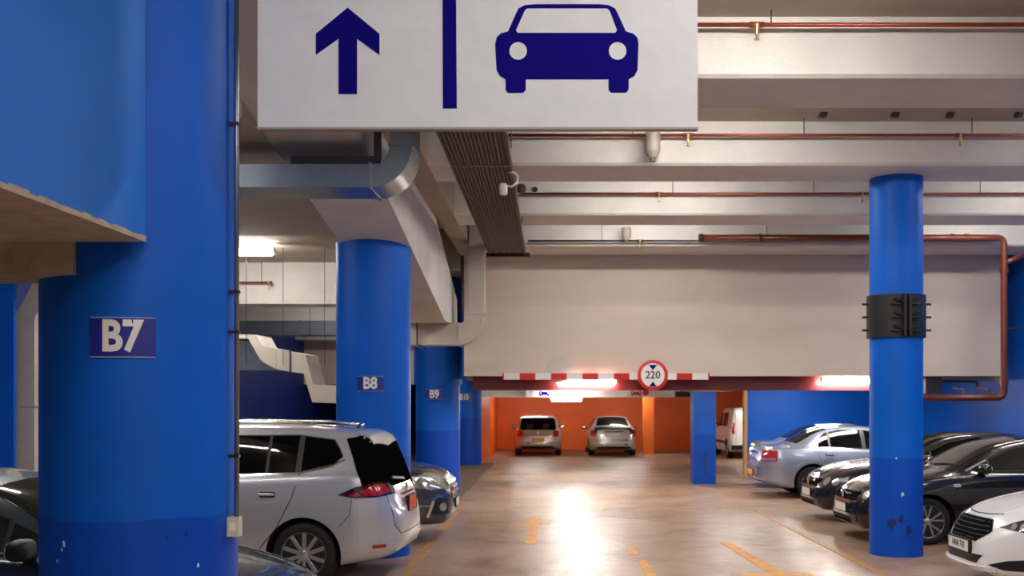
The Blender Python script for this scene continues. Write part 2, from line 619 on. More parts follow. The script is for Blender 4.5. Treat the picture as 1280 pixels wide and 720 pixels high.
# orange pillar in far room
Y = 39.5
o = obj('orange_pillar', B(PX(804, Y), PX(817.5, Y), Y, Y + .45, fz(Y) - .02, 2.25), mat('orange_paint_light', (234, 112, 36), .5, var=.1), bevel=.012)
tag(o, 'square orange pillar beside the silver saloon in the orange room', 'pillar')


# ================================================================== LIGHT FITTINGS
def fixture(label, x, y, z, ln, axis='x', strength=1.0, group='fluorescent ceiling lights', rod=None, fat=1.0):
    """batten with a white tray and a glowing diffuser; z is the underside"""
    t = thing('fluorescent_light', label, 'light', (x, y, z), 0 if axis == 'x' else math.pi / 2, group)
    h = ln / 2
    pr = [(-.06, .05), (.06, .05), (.045, .10), (-.045, .10)]
    obj('housing', prism(pr, 'x', -h, h), M_white, t)
    m = M_glow if strength == 1.0 else mat('lamp_glow_%d' % int(strength * 100), (255, 249, 242), .5, emit=LAMP * strength)
    dp = [(-.055 * fat, .05), (-.05 * fat, .05 - .035 * fat), (-.025 * fat, .05 - .05 * fat), (.025 * fat, .05 - .05 * fat), (.05 * fat, .05 - .035 * fat), (.055 * fat, .05)]
    obj('diffuser', prism(dp, 'x', -h + .03, h - .03), m, t)
    for s in (-1, 1):
        obj('end_cap', B(s * h - .015, s * h + .015, -.062, .062, .0, .1), M_white, t)
        obj('hanger', tube([(s * h * .7, 0, .09), (s * h * .7, 0, rod or .16)], .006, 6), M_black, t)
    return t


LANEPOS = ['by the rear wall', 'well before the hanging sign', 'just before the hanging sign', 'above and behind the hanging sign', 'behind the wide copper-piped beam',
           'behind the beam on the clamped column', 'lighting the cream lintel wall']
G1 = 'fluorescent lights over the lane'
for k, Y in enumerate((-4.5, -1.0, 3.2, 7.2, 10.5, 14.0, 17.4)):
    fixture('fluorescent batten over the lane ' + LANEPOS[k], 1.7, Y, 5.03, 1.5, group=G1, rod=.17,
            strength=1.0 if Y > 4 else .85)
for k, Y in enumerate((0.0, 7.2, 10.5, 14.0, 17.4)):
    fixture('fluorescent batten near the right wall ' + LANEPOS[2:][k], 7.6, Y, 5.03, 1.5,
            group='fluorescent lights near the right wall', rod=.17, strength=.8)
fixture('glowing fluorescent light on the low soffit left of pillar B8', -5.02, 16.7, 4.22, 1.25, strength=.9, rod=.16, fat=1.5)
for Y in (3.0, 7.5):
    fixture('fluorescent light over the bays ' + ('before' if Y < 5 else 'just behind') + ' pillar B7', -5.2, Y, 5.03 if Y < 8 else 4.14, 1.25, group='lights hidden behind pillar B7', rod=.17)
fixture('added out-of-view batten brightening pillar B7', -.45, .6, 5.03, 1.5, group=G1, rod=.17, strength=1.0)  # extra fitting added out of view to brighten the front of B7
fixture('fluorescent light on the soffit behind pillar B7', -5.2, 11.5, 4.14, 1.25, rod=.16)
for Y in (23.5, 30.5):
    fixture('fluorescent light over the bays level with pillar ' + ('B9' if Y < 25 else 'B10'), -4.6, Y, 4.22, 1.25, group='lights over the far bays', strength=.9, rod=.16)
YL = 20.55
fixture('bright fluorescent tube under the striped height bar', PX(733, YL), YL, PZ(480, YL), PX(769, YL) - PX(696, YL), strength=.7, rod=.13, fat=1.5)
fixture('bright fluorescent tube under the lintel beside the slim column', PX(1062, YL), YL, PZ(478, YL), PX(1096, YL) - PX(1026, YL), strength=.8, rod=.13, fat=1.5)
YF = 27.5
fixture('bright fluorescent light glowing in front of the orange wall', PX(708, YF), YF, PZ(499, YF), PX(728, YF) - PX(689, YF), strength=.75, rod=.55, fat=2.2)
fixture('unseen light over the silver saloon, placed to brighten the orange wall', 3.0, 39.0, 2.06, 1.25, strength=.75, rod=.19)  # unseen helper, set near the orange wall to brighten it
fixture('unseen light over the silver hatchback, placed to brighten the orange wall', -.6, 39.0, 2.06, 1.25, strength=.75, rod=.19)  # second unseen helper for the orange wall
fixture('added unseen light brightening the car tails in the orange room', 1.4, 34.0, 2.06, 1.25, strength=.6, rod=.19)  # added out of sight to light the tails of the far cars
fixture('fluorescent light above the white van', 7.3, 34.0, 2.06, 1.25, strength=1.2, rod=.19)
fixture('added light hidden behind the dark red beam, brightening the lane floor', .9, 22.6, 2.08, 1.25, strength=.7, rod=.17)  # added out of sight to light the floor and low white beam
fixture('added light hidden behind the dark red beam, brightening the square pillar', 4.0, 22.4, 2.08, 1.25, strength=.7, rod=.17)  # added out of sight to light the square pillar's front face
fixture('fluorescent light in front of the blue cross wall', 6.4, 25.2, 2.08, 1.25, strength=1.2, rod=.17)

# ================================================================== DUCTS
def elbow_duct(label, Y0, D, xl, z0, z1, xv0, xv1, ztop, m, black=True):
    """rectangular duct coming from the left and turning up; all metres, front face at Y0"""
    t = thing('air_duct', label, 'duct', (xv0, Y0, z0))
    hh = z1 - z0
    wv = xv1 - xv0
    R = .18                                          # inner radius
    cx, czz = xv0 - R, z1 + R                       # bend centre
    # straight run
    o = obj('straight_run', B(xl - xv0, cx - xv0, 0, D, 0, hh), m, t)
    poly_in, poly_out = [], []
    n = 10
    for k in range(n + 1):
        a = -math.pi / 2 + math.pi / 2 * k / n
        poly_in.append((cx + R * math.cos(a) - xv0, czz + R * math.sin(a) - z0))
        f = k / n
        ro_x = R + wv
        ro_z = R + hh
        poly_out.append((cx + ro_x * math.cos(a) - xv0, czz + ro_z * math.sin(a) - z0))
    obj('elbow', prism(poly_out + poly_in[::-1], 'y', 0, D), m, t, angle=30)
    obj('riser', B(0, wv, 0, D, czz - z0, ztop - z0), m, t)
    for xx in (cx - xv0, (xl + cx) / 2 - xv0 + .3):
        obj('flange', B(xx - .012, xx + .012, -.015, D + .015, -.015, hh + .015), m, t)
    obj('flange', B(-.015, wv + .015, -.015, D + .015, czz - z0 - .012, czz - z0 + .012), m, t)
    # hanger: rod and angle below
    xh = xl - xv0 + (cx - xl) * .60
    obj('hanger_rod', tube([(xh, -.03, -.02), (xh, -.03, hh + .12)], .012, 8), M_black, t)
    obj('hanger_bar', B(xh - .02, xh + .03, -.06, D + .08, -.045, -.016), M_galv, t)
    if black:
        bm = B(PX(363, Y0) - xv0, cx - xv0 + .10, .0, .05, hh + .002, hh + .075)
        obj('black_angle', bm, M_black, t)
        obj('black_angle', B(cx - xv0 + .035, cx - xv0 + .10, .0, .05, hh + .075, hh + .42), M_black, t)
    return t


Y1 = 9.5
elbow_duct('shiny galvanised duct crossing behind the hanging sign and turning up', Y1, .58, -5.2, PZ(234, Y1), PZ(205, Y1),
           PX(487, Y1), PX(515, Y1), 5.2, M_galv)
Y2 = 18.4
elbow_duct('painted duct bending up beside the cream wall under the ramp end', Y2, .55, -3.4, PZ(431, Y2), PZ(404, Y2),
           PX(586, Y2), PX(605, Y2), 5.2, M_galvp, black=False)

# stepped white duct over the parked cars (profile in X-Z, pushed back in Y)
YD = 17.2
zx = lambda px, py: (PX(290 + px / 3.27, YD), PZ(320 + py / 3.27, YD))
t = thing('stepped_duct', 'white stepped ventilation duct dropping over the parked cars', 'duct', (PX(350, YD), YD, 2.2))
def sect(name, pts):
    P = [zx(*p) for p in pts]
    P = [(a - PX(350, YD), b - 2.2) for a, b in P]
    obj(name, prism(P, 'y', 0, .95), M_galvp, t)
sect('upper_box', [(-140, 318), (98, 322), (125, 368), (120, 430), (66, 338), (-140, 334)])
sect('duct_section', [(125, 368), (180, 378), (180, 463), (120, 430)])
sect('duct_section', [(181, 378), (235, 388), (235, 473), (181, 463)])
sect('duct_section', [(241, 390), (300, 403), (292, 480), (241, 474)])
sect('drop', [(300, 403), (332, 525), (328, 598), (292, 480)])
sect('low_run', [(332, 525), (432, 532), (432, 602), (328, 598)])
obj('flange', prism([(a - PX(350, YD), b - 2.2) for a, b in [zx(*p) for p in ((235, 386), (241, 387), (241, 477), (235, 476))]], 'y', -.012, .96), M_black, t)
for px in (60, 210, 380):
    hx = zx(px, 0)[0] - PX(350, YD)
    obj('hanger_rod', tube([(hx, -.02, zx(0, 420)[1] - 2.2 - .1), (hx, -.02, 4.385 - 2.2)], .005, 6), M_black, t)
# dark underside box leading towards camera-left
sectb = [zx(*p) for p in ((-140, 345), (60, 345), (118, 432), (180, 466), (-140, 466))]
obj('intake_box', prism([(a - PX(350, YD), b - 2.2) for a, b in sectb], 'y', .1, .9), M_galv, t)

YD2 = 21.5
t = thing('grey_duct', 'dark grey straight duct under the white beams over the bays', 'duct', (-5, YD2, PZ(419, YD2)))
zt_ = PZ(401, YD2) - PZ(419, YD2)
obj('run', B(-2.9, 2.1, 0, .5, 0, zt_), M_galv, t)
for xx in (-1.6, -.1, 1.2):
    obj('flange', B(xx - .015, xx + .015, -.015, .515, -.02, zt_ + .015), M_galv, t)
    obj('hanger_rod', tube([(xx + .2, -.02, -.03), (xx + .2, -.02, 4.385 - PZ(419, YD2))], .006, 6), M_black, t)

YV = 15.2
t = thing('vertical_duct', 'cream vertical duct against the left wall, seen past pillar B7', 'duct', (PX(39, YV), YV, fz(YV)))
xa, xb = PX(18, YV) - PX(39, YV), PX(43, YV) - PX(39, YV) - .4
obj('riser', B(xa, xb + .4, 0, .5, 0, 3.15), M_galvp, t)
obj('offset_bend', prism([(xa, 3.15), (xb + .4, 3.15), (xb + .9, 4.1), (xa + .5, 4.1)], 'y', 0, .5), M_galvp, t)
obj('flange', B(xa - .02, xb + .42, -.02, .5, 1.85, 1.89), M_galvp, t)
obj('flange', B(xa - .02, xb + .42, -.02, .5, 3.13, 3.17), M_galvp, t)
o = tag(obj('blue_pier', B(XL + .03, PX(17, 14.95), 14.95, 15.03, fz(15) - .02, 4.3), M_blue), 'plain blue pier in the bays behind the raw concrete stub beam', 'pier')

# ================================================================== CABLE TRAY
t = thing('cable_tray', 'brown cable tray packed with long cables under the beams', 'cable tray', (-.745, 5.3, 4.55))
TL = 13.9
for s in (-1, 1):
    obj('side_rail', B(s * .33 - .012, s * .33 + .012, 0, TL, -.01, .1), M_tray, t)
NC = 15
for k in range(NC):
    x = -.30 + .60 * k / (NC - 1)
    obj('cable', tube([(x, 0, .02 + .006 * (k % 3)), (x + .004, TL * .5, .02 + .004 * ((k * 7) % 4)), (x, TL, .02 + .006 * ((k + 1) % 3))], .0185, 8), M_tray, t, angle=50)
obj('tray_floor', B(-.33, .33, 0, TL, .045, .06), M_black, t)
for k in range(6):
    obj('tray_hanger', tube([(-.36 if k % 2 else .36, 1.0 + 2.4 * k, .05), (-.36 if k % 2 else .36, 1.0 + 2.4 * k, .65)], .008, 6), M_black, t)
obj('cross_strap', B(-.33, .33, 6.4, 6.42, -.012, -.004), M_galv, t)
obj('end_bar', B(-.38, .42, TL - .02, TL + .05, -.05, .02), M_black, t)
# little lamp on the tray
Y = 12.0
t = thing('emergency_lamp', 'small white lamp with a curled cable on the cable tray edge', 'lamp', (PX(629, Y), Y, 4.289))
obj('lamp_body', blob((0, 0, .05), (.05, .05, .07), .5, 8), M_white, t, smooth=True)
obj('cable_loop', tube([(.03, 0, .09), (.10, 0, .08), (.16, 0, .13), (.17, 0, .2), (.12, 0, .245), (.06, 0, .24)], .012, 8), M_white, t, smooth=True)

# ================================================================== PIPES
def sprinkler_pipe(label, Y, z, x0, x1, heads, rods, r=.018, mm=M_copper):
    t = thing('sprinkler_pipe', label, 'pipe', (x0, Y, z), group='sprinkler pipes along the beams')
    obj('run', tube([(0, 0, 0), (x1 - x0, 0, 0)], r, 10), mm, t, smooth=True)
    for h in heads:
        hx = h - x0
        hd = obj('sprinkler_head', lathe([(0, -.13), (.02, -.128), (.022, -.12), (.008, -.11), (.016, -.07), (.018, -.03), (.028, -.01), (.028, .02), (0, .03)], 12, center=(hx, 0, 0)), M_brass, t, smooth=True)
        obj('tee', tube([(hx - .06, 0, 0), (hx + .06, 0, 0)], r * 1.35, 10), mm, t, smooth=True)
    for q in rods:
        obj('hanger_rod', tube([(q - x0, 0, 0), (q - x0, 0, 5.2 - z)], .006, 6), M_black, t)
    return t


Yp = 8.72
sprinkler_pipe('thin copper sprinkler pipe along the first beam beside the hanging sign', Yp, PZ(31, Yp), 0.0, XR - .05, [PX(946, Yp)], [PX(964, Yp), 5.2, 7.6])
Yp = 12.15
sprinkler_pipe('thin copper sprinkler pipe along the beam resting on the clamped column', Yp, PZ(169, Yp), PX(632, Yp), XR - .05, [PX(860, Yp), PX(1200, Yp)], [PX(1215, Yp), 1.0, 3.0])
Yp = 15.61
sprinkler_pipe('thin copper sprinkler pipe along the beam behind the clamped column', Yp, PZ(242, Yp), -.40, XR - .05, [PX(824, Yp), PX(1078, Yp)], [PX(841, Yp), 4.0, 6.5])
Yp = 18.95
sprinkler_pipe('thin dark pipe along the beam before the lintel wall', Yp, PZ(301, Yp), PX(660, Yp), PX(1240, Yp), [PX(800, Yp)], [1.0, 4.0], mm=M_black)
Yp = 18.95
sprinkler_pipe('short copper pipe along the deep white beam over the bays', Yp, PZ(353, Yp), -7.9, PX(337, Yp), [PX(336, Yp)], [PX(327, Yp)])

# junction boxes at pipe starts
o = obj('pipe_valve', blob((PX(652, 15.55), 15.5, PZ(236, 15.5)), (.07, .07, .07), .7, 8), mat('brown_iron', (88, 62, 40), .5), smooth=True)
tag(o, 'small brown valve where the copper pipe meets the cable tray', 'valve')
o = obj('pipe_coupling', tube([(PX(632, 12.1), 12.0, PZ(163, 12.1)), (PX(652, 12.1), 12.0, PZ(161, 12.1))], .035, 10), M_black, smooth=True)
tag(o, 'dark pipe coupling beside the cable tray behind the hanging sign', 'coupling')
o = obj('beam_plug', lathe([(.0, -.03), (.035, -.03), (.04, 0), (0, .0)], 14, axis='y', center=(PX(669, 15.75), 15.75, PZ(237, 15.75))), M_black)
tag(o, 'small round black plug on the beam beside the brown valve', 'plug')

# brown drain pipe
Yd = 18.78
t = thing('drain_pipe', 'thick brown drain pipe running along the beam and down the wall end', 'pipe', (PX(1255, Yd), Yd, fz(Yd)))
x0 = PX(1255, Yd)
zt = PZ(290, Yd)
zb = PZ(490, Yd)
run = tube([(PX(877, Yd) - x0, 0, zt), (0, 0, zt), (0, 0, zb), (PX(1130, Yd) - x0, 0, zb)], .06, 14, elbow=.14)
obj('run', run, M_brown, t, smooth=True)
obj('end_cap', lathe([(0, -.05), (.075, -.05), (.075, .03), (0, .03)], 16, axis='x', center=(PX(877, Yd) - x0, 0, zt)), M_black, t)
obj('branch', tube([(.0, 0, PZ(322, Yd)), (.5, .1, PZ(308, Yd))], .05, 12), M_brown, t, smooth=True)
for px in (1208, 1190, 950):
    obj('coupling', lathe([(.066, -.03), (.075, -.03), (.075, .03), (.066, .03)], 16, axis='x', center=(PX(px, Yd) - x0, 0, zt)), M_brown, t)
obj('coupling', lathe([(.066, -.05), (.075, -.05), (.075, .05), (.066, .05)], 16, center=(0, 0, PZ(330, Yd))), M_brown, t)
obj('coupling', lathe([(.066, -.05), (.075, -.05), (.075, .05), (.066, .05)], 16, center=(0, 0, PZ(470, Yd))), M_brown, t)
obj('wall_bracket', tube([(0, 0, PZ(404, Yd)), (.35, .0, PZ(403, Yd))], .012, 6), M_black, t)
for px in (1205, 1236):
    obj('small_riser', tube([(PX(px, Yd) - x0, 0, zb), (PX(px, Yd) - x0, 0, PZ(480, Yd)), (PX(px - 6, Yd) - x0, .3, PZ(478, Yd))], .02, 8), M_brown, t)
t = thing('black_box', 'black box on the lintel underside beside the slim column', 'box', (PX(1165, 20.6), 20.6, PZ(492, 20.6)))
obj('body', B(-.16, .16, -.1, .2, 0, .33), M_black, t, bevel=.01)
obj('pipe_stub', tube([(.15, 0, .25), (.9, 0, .24), (.9, 0, .08)], .025, 8, elbow=.06), M_black, t)

# loudspeakers / detectors hanging at the beams
def hornspk(label, px, py0, py1, Y, s):
    z0 = PZ(py1, Y)
    hgt = PZ(py0, Y) - z0
    t = thing('loudspeaker', label, 'loudspeaker', (PX(px, Y), Y, z0), group='grey loudspeakers on the beams')
    r = s / 2
    obj('body', lathe([(0, hgt * .12), (r * .55, hgt * .12), (r * .95, hgt * .3), (r, hgt * .36), (r, hgt * .92), (r * .85, hgt), (0, hgt)], 24), mat('grey_plastic', (150, 140, 132), .5), t, angle=35)
    obj('nozzle', lathe([(0, 0), (r * .35, .0), (r * .4, hgt * .13), (0, hgt * .13)], 14), mat('dark_plastic', (90, 80, 70), .5), t)
    obj('bracket', B(-.02, .02, 0, .27, hgt * .6, hgt * .66), M_galv, t)


hornspk('grey cylindrical loudspeaker on the beam resting on the clamped column', 816, 163, 202, 12.03, .175)
hornspk('small grey loudspeaker on the beam before the lintel wall', 783, 284, 302, 18.85, .17)
# brackets under the slab between beams
for px in (1028, 1118, 1187, 1272):
    Y = 11.9
    t = thing('ceiling_clip', 'small dark clip under the ceiling slab before the beam on the clamped column', 'clip', (PX(px, Y), Y, 5.12), .5, 'dark ceiling clips')
    obj('clip_body', prism([(-.04, .02), (.03, .02), (.06, .08), (-.01, .08)], 'y', -.03, .03), mat('dark_brown_clip', (48, 40, 32), .6), t)
    obj('clip_pin', tube([(-.03, 0, .03), (-.045, 0, .0)], .008, 6), M_galv, t)

# conduit and switch box on pillar B7
xc7 = PX(293.5, 5.36)
t = thing('conduit', 'thin grey conduit with small box running down pillar B7', 'conduit', (xc7, 5.36, PZ(670, 5.36)))
zz = PZ(648, 5.36) - PZ(670, 5.36)
obj('pipe', tube([(.01, 0, zz - .02), (.01, 0, 5.2 - PZ(670, 5.36))], .0125, 10), M_galv, t, smooth=True)
for py in (155, 365, 415, 570):
    obj('clip', B(-.03, .025, -.016, .016, PZ(py, 5.36) - PZ(670, 5.36) - .008, PZ(py, 5.36) - PZ(670, 5.36) + .008), M_black, t)
bx_ = obj('switch_box', B(-.04, .03, -.03, .03, 0, .1), mat('ivory_plastic', (206, 200, 176), .5), t, bevel=.006)
obj('switch', B(-.018, .012, -.034, -.029, .03, .07), M_white, bx_)

# ================================================================== HANGING SIGN
YS = 5.0
sgn = F / YS


def symbol(bm_name, pts, m, parent, ox, oz, sc, y0, y1):
    P = [((x - ox) * sc, -(y - oz) * sc) for x, y in pts]
    return obj(bm_name, prism(P, 'y', y0, y1), m, parent)


ARROW = [(262, 22), (353, 97), (353, 157), (289, 111), (289, 269), (236, 269), (236, 111), (171, 157), (171, 97)]
CARSYM = [(683, 125), (688, 106), (700, 95), (720, 90), (742, 40), (750, 24), (768, 15), (800, 12), (980, 12), (1008, 15), (1026, 24), (1034, 40), (1057, 90),
          (1078, 96), (1090, 108), (1093, 125), (1090, 200), (1082, 217), (1065, 227), (1065, 255), (1058, 265), (1014, 265),
          (1007, 257), (1007, 227), (771, 227), (771, 257), (764, 265), (720, 266), (713, 258), (713, 227), (696, 217), (687, 200)]
WINSYM = [(775, 25), (1003, 25), (1010, 31), (1031, 87), (1026, 94), (748, 94), (743, 87), (768, 31)]


def circ(cx, cy, r, n=24):
    return [(cx + r * math.cos(2 * math.pi * k / n), cy + r * math.sin(2 * math.pi * k / n)) for k in range(n)]


def car_symbol(parent, m, mw, ox, oz, sc, y):
    s = symbol('car_symbol', CARSYM, m, parent, ox, oz, sc, y - .002, y + .001)
    symbol('windscreen_symbol', WINSYM, mw, s, ox, oz, sc, y - .003, y - .0018)
    symbol('headlight_symbol', circ(749, 146, 25), mw, s, ox, oz, sc, y - .003, y - .0018)
    symbol('headlight_symbol', circ(1033, 146, 25), mw, s, ox, oz, sc, y - .003, y - .0018)


sx0, sx1 = PX(322, YS), PX(872, YS)
sz0 = PZ(160, YS)
t = thing('hanging_sign', 'large white hanging sign with blue arrow and car symbol', 'sign', ((sx0 + sx1) / 2, YS, sz0))
hw = (sx1 - sx0) / 2
obj('panel', B(-hw, hw, 0, .045, 0, .86), M_signw, t, bevel=.004)
obj('bottom_trim', B(-hw - .003, hw + .003, -.003, .048, -.006, .004), mat('grey_trim', (150, 142, 134), .5), t)
sc = (YS / F) / 2.2857
ox = 2.2857 * (597 - 320)
oz = 160 * 2.2857
symbol('arrow_symbol', ARROW, M_navy, t, ox, oz, sc, -.003, .001)
symbol('divider_bar', [(533, -110), (571, -110), (574, 310), (534, 310)], M_navy, t, ox, oz, sc, -.003, .001)
car_symbol(t, M_navy, M_signw, ox, oz, sc, 0)
for s in (-1, 1):
    obj('hanger_rod', tube([(s * hw * .7, .022, .80), (s * hw * .7, .022, 5.2 - sz0)], .012, 8), M_galv, t)

# small signs in the far room
def mini_sign(label, px, Y, m, second):
    s_ = Y / F
    t = thing('lane_sign', label, 'sign', (PX(px, Y), Y, PZ(496, Y)), group='small far lane signs')
    wdt = 34 * s_
    obj('panel', B(-wdt / 2, wdt / 2, 0, .15, 0, 10 * s_), M_signw, t)
    k = (wdt / 34) * 10 / 300
    car_symbol(t, m, M_signw, 690, 285, k, -.001) if second == 'arrow' else car_symbol(t, m, M_signw, 1090, 285, k, -.001)
    if second == 'arrow':
        symbol('arrow_symbol', [(x + 130, y) for x, y in ARROW], mat('pale_arrow', (170, 176, 205), .5), t, 690, 285, k, -.003, .0)
    else:
        symbol('no_entry_disc', circ(1250, 130, 120), M_redsign, t, 1090, 285, k, -.003, .0)


o = obj('far_beam', B(PX(602, 28), PX(843, 28), 28, 28.5, PZ(496.5, 28), 2.26), M_conc)
tag(o, 'low white beam across the orange room', 'beam')
mini_sign('small white lane sign with blue car on the low white beam', 674, 27.85, M_navy, 'arrow')
mini_sign('small white lane sign with red car behind the round height sign', 802, 27.85, M_redsign, 'disc')
t = thing('security_camera', 'dark camera box beside the square blue pillar', 'camera', (PX(856, 26.5), 26.5, PZ(496, 26.5)))
obj('body', B(-.22, .12, 0, .2, .0, .14), M_black, t, bevel=.02)
obj('lens', tube([(.12, .1, .05), (.22, .08, .03)], .05, 12), M_black, t)
obj('mount', tube([(-.1, .1, .1), (-.1, .1, 2.25 - PZ(496, 26.5))], .02, 8), M_galv, t)

# ================================================================== HEIGHT BAR
YH = 20.2
t = thing('height_bar', 'red and white striped height limit bar under the lintel wall', 'barrier bar', (PX(757.5, YH), YH, PZ(474.5, YH)))
bx0, bx1 = PX(628, YH) - PX(757.5, YH), PX(887, YH) - PX(757.5, YH)
hh = 8 * YH / F
N = 13
for k in range(N):
    a = bx0 + .03 + (bx1 - bx0 - .06) * k / N
    b = bx0 + .03 + (bx1 - bx0 - .06) * (k + 1) / N
    obj('stripe', B(a, b, 0, .06, 0, hh), M_redsign if k % 2 else M_white, t)
for a, b in ((bx0, bx0 + .03), (bx1 - .03, bx1)):
    obj('end_cap', B(a, b, -.005, .065, -.005, hh + .005), M_redsign, t)
for xx in (bx0 + .4, bx1 - .4):
    obj('bracket', B(xx - .03, xx + .03, .05, .21, .02, hh - .02), M_galv, t)
YR = 20.1
rr = 19 * YR / F
t = thing('height_limit_sign', 'round red rimmed sign reading 220 on the striped bar', 'sign', (PX(816, YR), YR, PZ(469, YR)))
obj('rim', lathe([(0, .02), (rr, .02), (rr, 0), (rr * .80, -.006), (0, -.006)], 40, axis='y'), M_redsign, t)
obj('face', lathe([(0, -.004), (rr * .78, -.004), (rr * .78, -.009), (0, -.009)], 40, axis='y'), M_white, t)
lettering('number', '220', rr * .50, M_signblack, t, Matrix.Translation((0, -.0105, 0)) @ FACE_Y, bold=.02, sx=.95)
for s in (-1, 1):
    obj('triangle_mark', prism([(-.085, s * .20), (.085, s * .20), (0, s * .10)] if s > 0 else [(-.075, -.22), (.075, -.22), (0, -.12)], 'y', -.0115, -.009), M_navy, t)
obj('bracket', B(-.03, .03, .02, .096, -.03, .03), M_galv, t)
# round pale plaque left on the wall
o = obj('wall_disc', lathe([(0, -.012), (.26, -.012), (.26, 0), (0, 0)], 36, axis='y', center=(PX(699, 20.39), 20.39, PZ(470, 20.39) + .13)), mat('disc_grey', (200, 190, 182), .6))
tag(o, 'pale grey round patch on the lintel wall above the tube', 'plaque')


# ================================================================== FLOOR MARKINGS
def marking(name, label, polys, m, th=.004, cat='road marking'):
    bm = bmesh.new()
    for pl in polys:
        n = len(pl)
        lo = [bm.verts.new((x, y, fz(y) + .0005)) for x, y in pl]
        hi = [bm.verts.new((x, y, fz(y) + th)) for x, y in pl]
        bm.faces.new(hi)
        bm.faces.new(lo[::-1])
        for i in range(n):
            bm.faces.new((lo[i], lo[(i + 1) % n], hi[(i + 1) % n], hi[i]))
    return tag(obj(name, bm, m), label, cat)


marking('lane_line', 'worn yellow line along the left bays beside pillar B8', [[(-1.62, 10), (-1.50, 10), (-1.54, 20), (-1.66, 20)]], M_yfade)
marking('lane_line', 'worn yellow line along the right bays before the slim column', [[(3.66, 10), (3.76, 10), (3.76, 18.4), (3.66, 18.4)]], M_yfade)
marking('centre_dash', 'long yellow centre dash in the lane', [[(1.10, 10), (1.24, 10), (1.18, 12.55), (1.08, 12.55)]], M_yellow)
marking('centre_dash', 'short yellow centre dash fragment ahead of the long dash', [[(1.04, 13.0), (1.16, 13.0), (1.13, 13.7), (1.03, 13.7)]], M_yellow)
marking('floor_arrow', 'yellow floor arrow pointing out of the garage beside the centre dash', [
    [(2.47, 11.55), (2.66, 11.55), (2.48, 14.2), (2.36, 14.2)], [(2.10, 11.55), (2.95, 11.55), (2.53, 10.1)]], M_yellow)
marking('floor_arrow', 'worn yellow floor arrow pointing toward the orange room', [
    [(-.30, 14.0), (-.15, 14.0), (-.13, 16.4), (-.28, 16.4)], [(-.56, 16.35), (.06, 16.35), (-.20, 17.4)]], M_yellow)


# ================================================================== CARS
def pchip(pts):
    xs = np.array([p[0] for p in pts], float)
    ys = np.array([p[1] for p in pts], float)
    h = np.diff(xs)
    d = np.diff(ys) / h
    m = np.zeros(len(xs))
    m[0], m[-1] = d[0], d[-1]
    for i in range(1, len(xs) - 1):
        if d[i - 1] * d[i] > 0:
            w1, w2 = 2 * h[i] + h[i - 1], h[i] + 2 * h[i - 1]
            m[i] = (w1 + w2) / (w1 / d[i - 1] + w2 / d[i])

    def f(x):
        x = min(max(x, xs[0]), xs[-1])
        i = min(int(np.searchsorted(xs, x, 'right') - 1), len(xs) - 2)
        t = (x - xs[i]) / h[i]
        return float((2 * t ** 3 - 3 * t ** 2 + 1) * ys[i] + (t ** 3 - 2 * t ** 2 + t) * h[i] * m[i] + (-2 * t ** 3 + 3 * t ** 2) * ys[i + 1] + (t ** 3 - t ** 2) * h[i] * m[i + 1])
    return f


def chaikin(P):
    Q = [P[0]]
    for a, b in zip(P, P[1:]):
        Q.append((a[0] * .75 + b[0] * .25, a[1] * .75 + b[1] * .25))
        Q.append((a[0] * .25 + b[0] * .75, a[1] * .25 + b[1] * .75))
    Q.append(P[-1])
    return Q


def paint(name, rgb, metal=.6, rough=.3):
    return mat('car_paint_' + name, rgb, rough, metal, coat=1.0)


M_glass = mat('car_glass', (6, 7, 8), .03, spec=.18)
M_glassr = mat('car_glass_rear', (9, 10, 9), .04, spec=0.0)
M_glassg = mat('car_glass_green', (30, 32, 26), .04, spec=.8)
M_plast = mat('dark_trim', (20, 20, 22), .5)
M_seam = mat('panel_gap', (12, 12, 13), .7)
M_chrome = mat('chrome', (215, 215, 215), .12, metal=1.0)
M_alloy = mat('alloy', (190, 190, 192), .28, metal=.8)
M_alloyd = mat('alloy_dark', (120, 120, 124), .35, metal=.8)
M_tail = mat('tail_light_red', (170, 12, 14), .12, coat=1, spec=.7)
M_taild = mat('tail_light_smoked', (46, 8, 10), .1, coat=1)
M_head = mat('headlight_glass', (176, 178, 180), .1, metal=.5, coat=1)
M_headd = mat('headlight_inner', (60, 62, 66), .15, metal=.6, coat=1)
M_amber = mat('amber_lens', (220, 110, 20), .2, coat=1)
M_reflect = mat('reflector_red', (150, 20, 10), .2, coat=1)
M_pl_y = mat('plate_yellow', (236, 180, 30), .4)
M_pl_w = mat('plate_white', (226, 226, 222), .4)
M_pl_r = mat('plate_red', (206, 40, 24), .4)
M_matte = mat('matte_black', (10, 10, 11), .9, spec=.05)
M_well = mat('wheel_well', (8, 8, 9), .9)


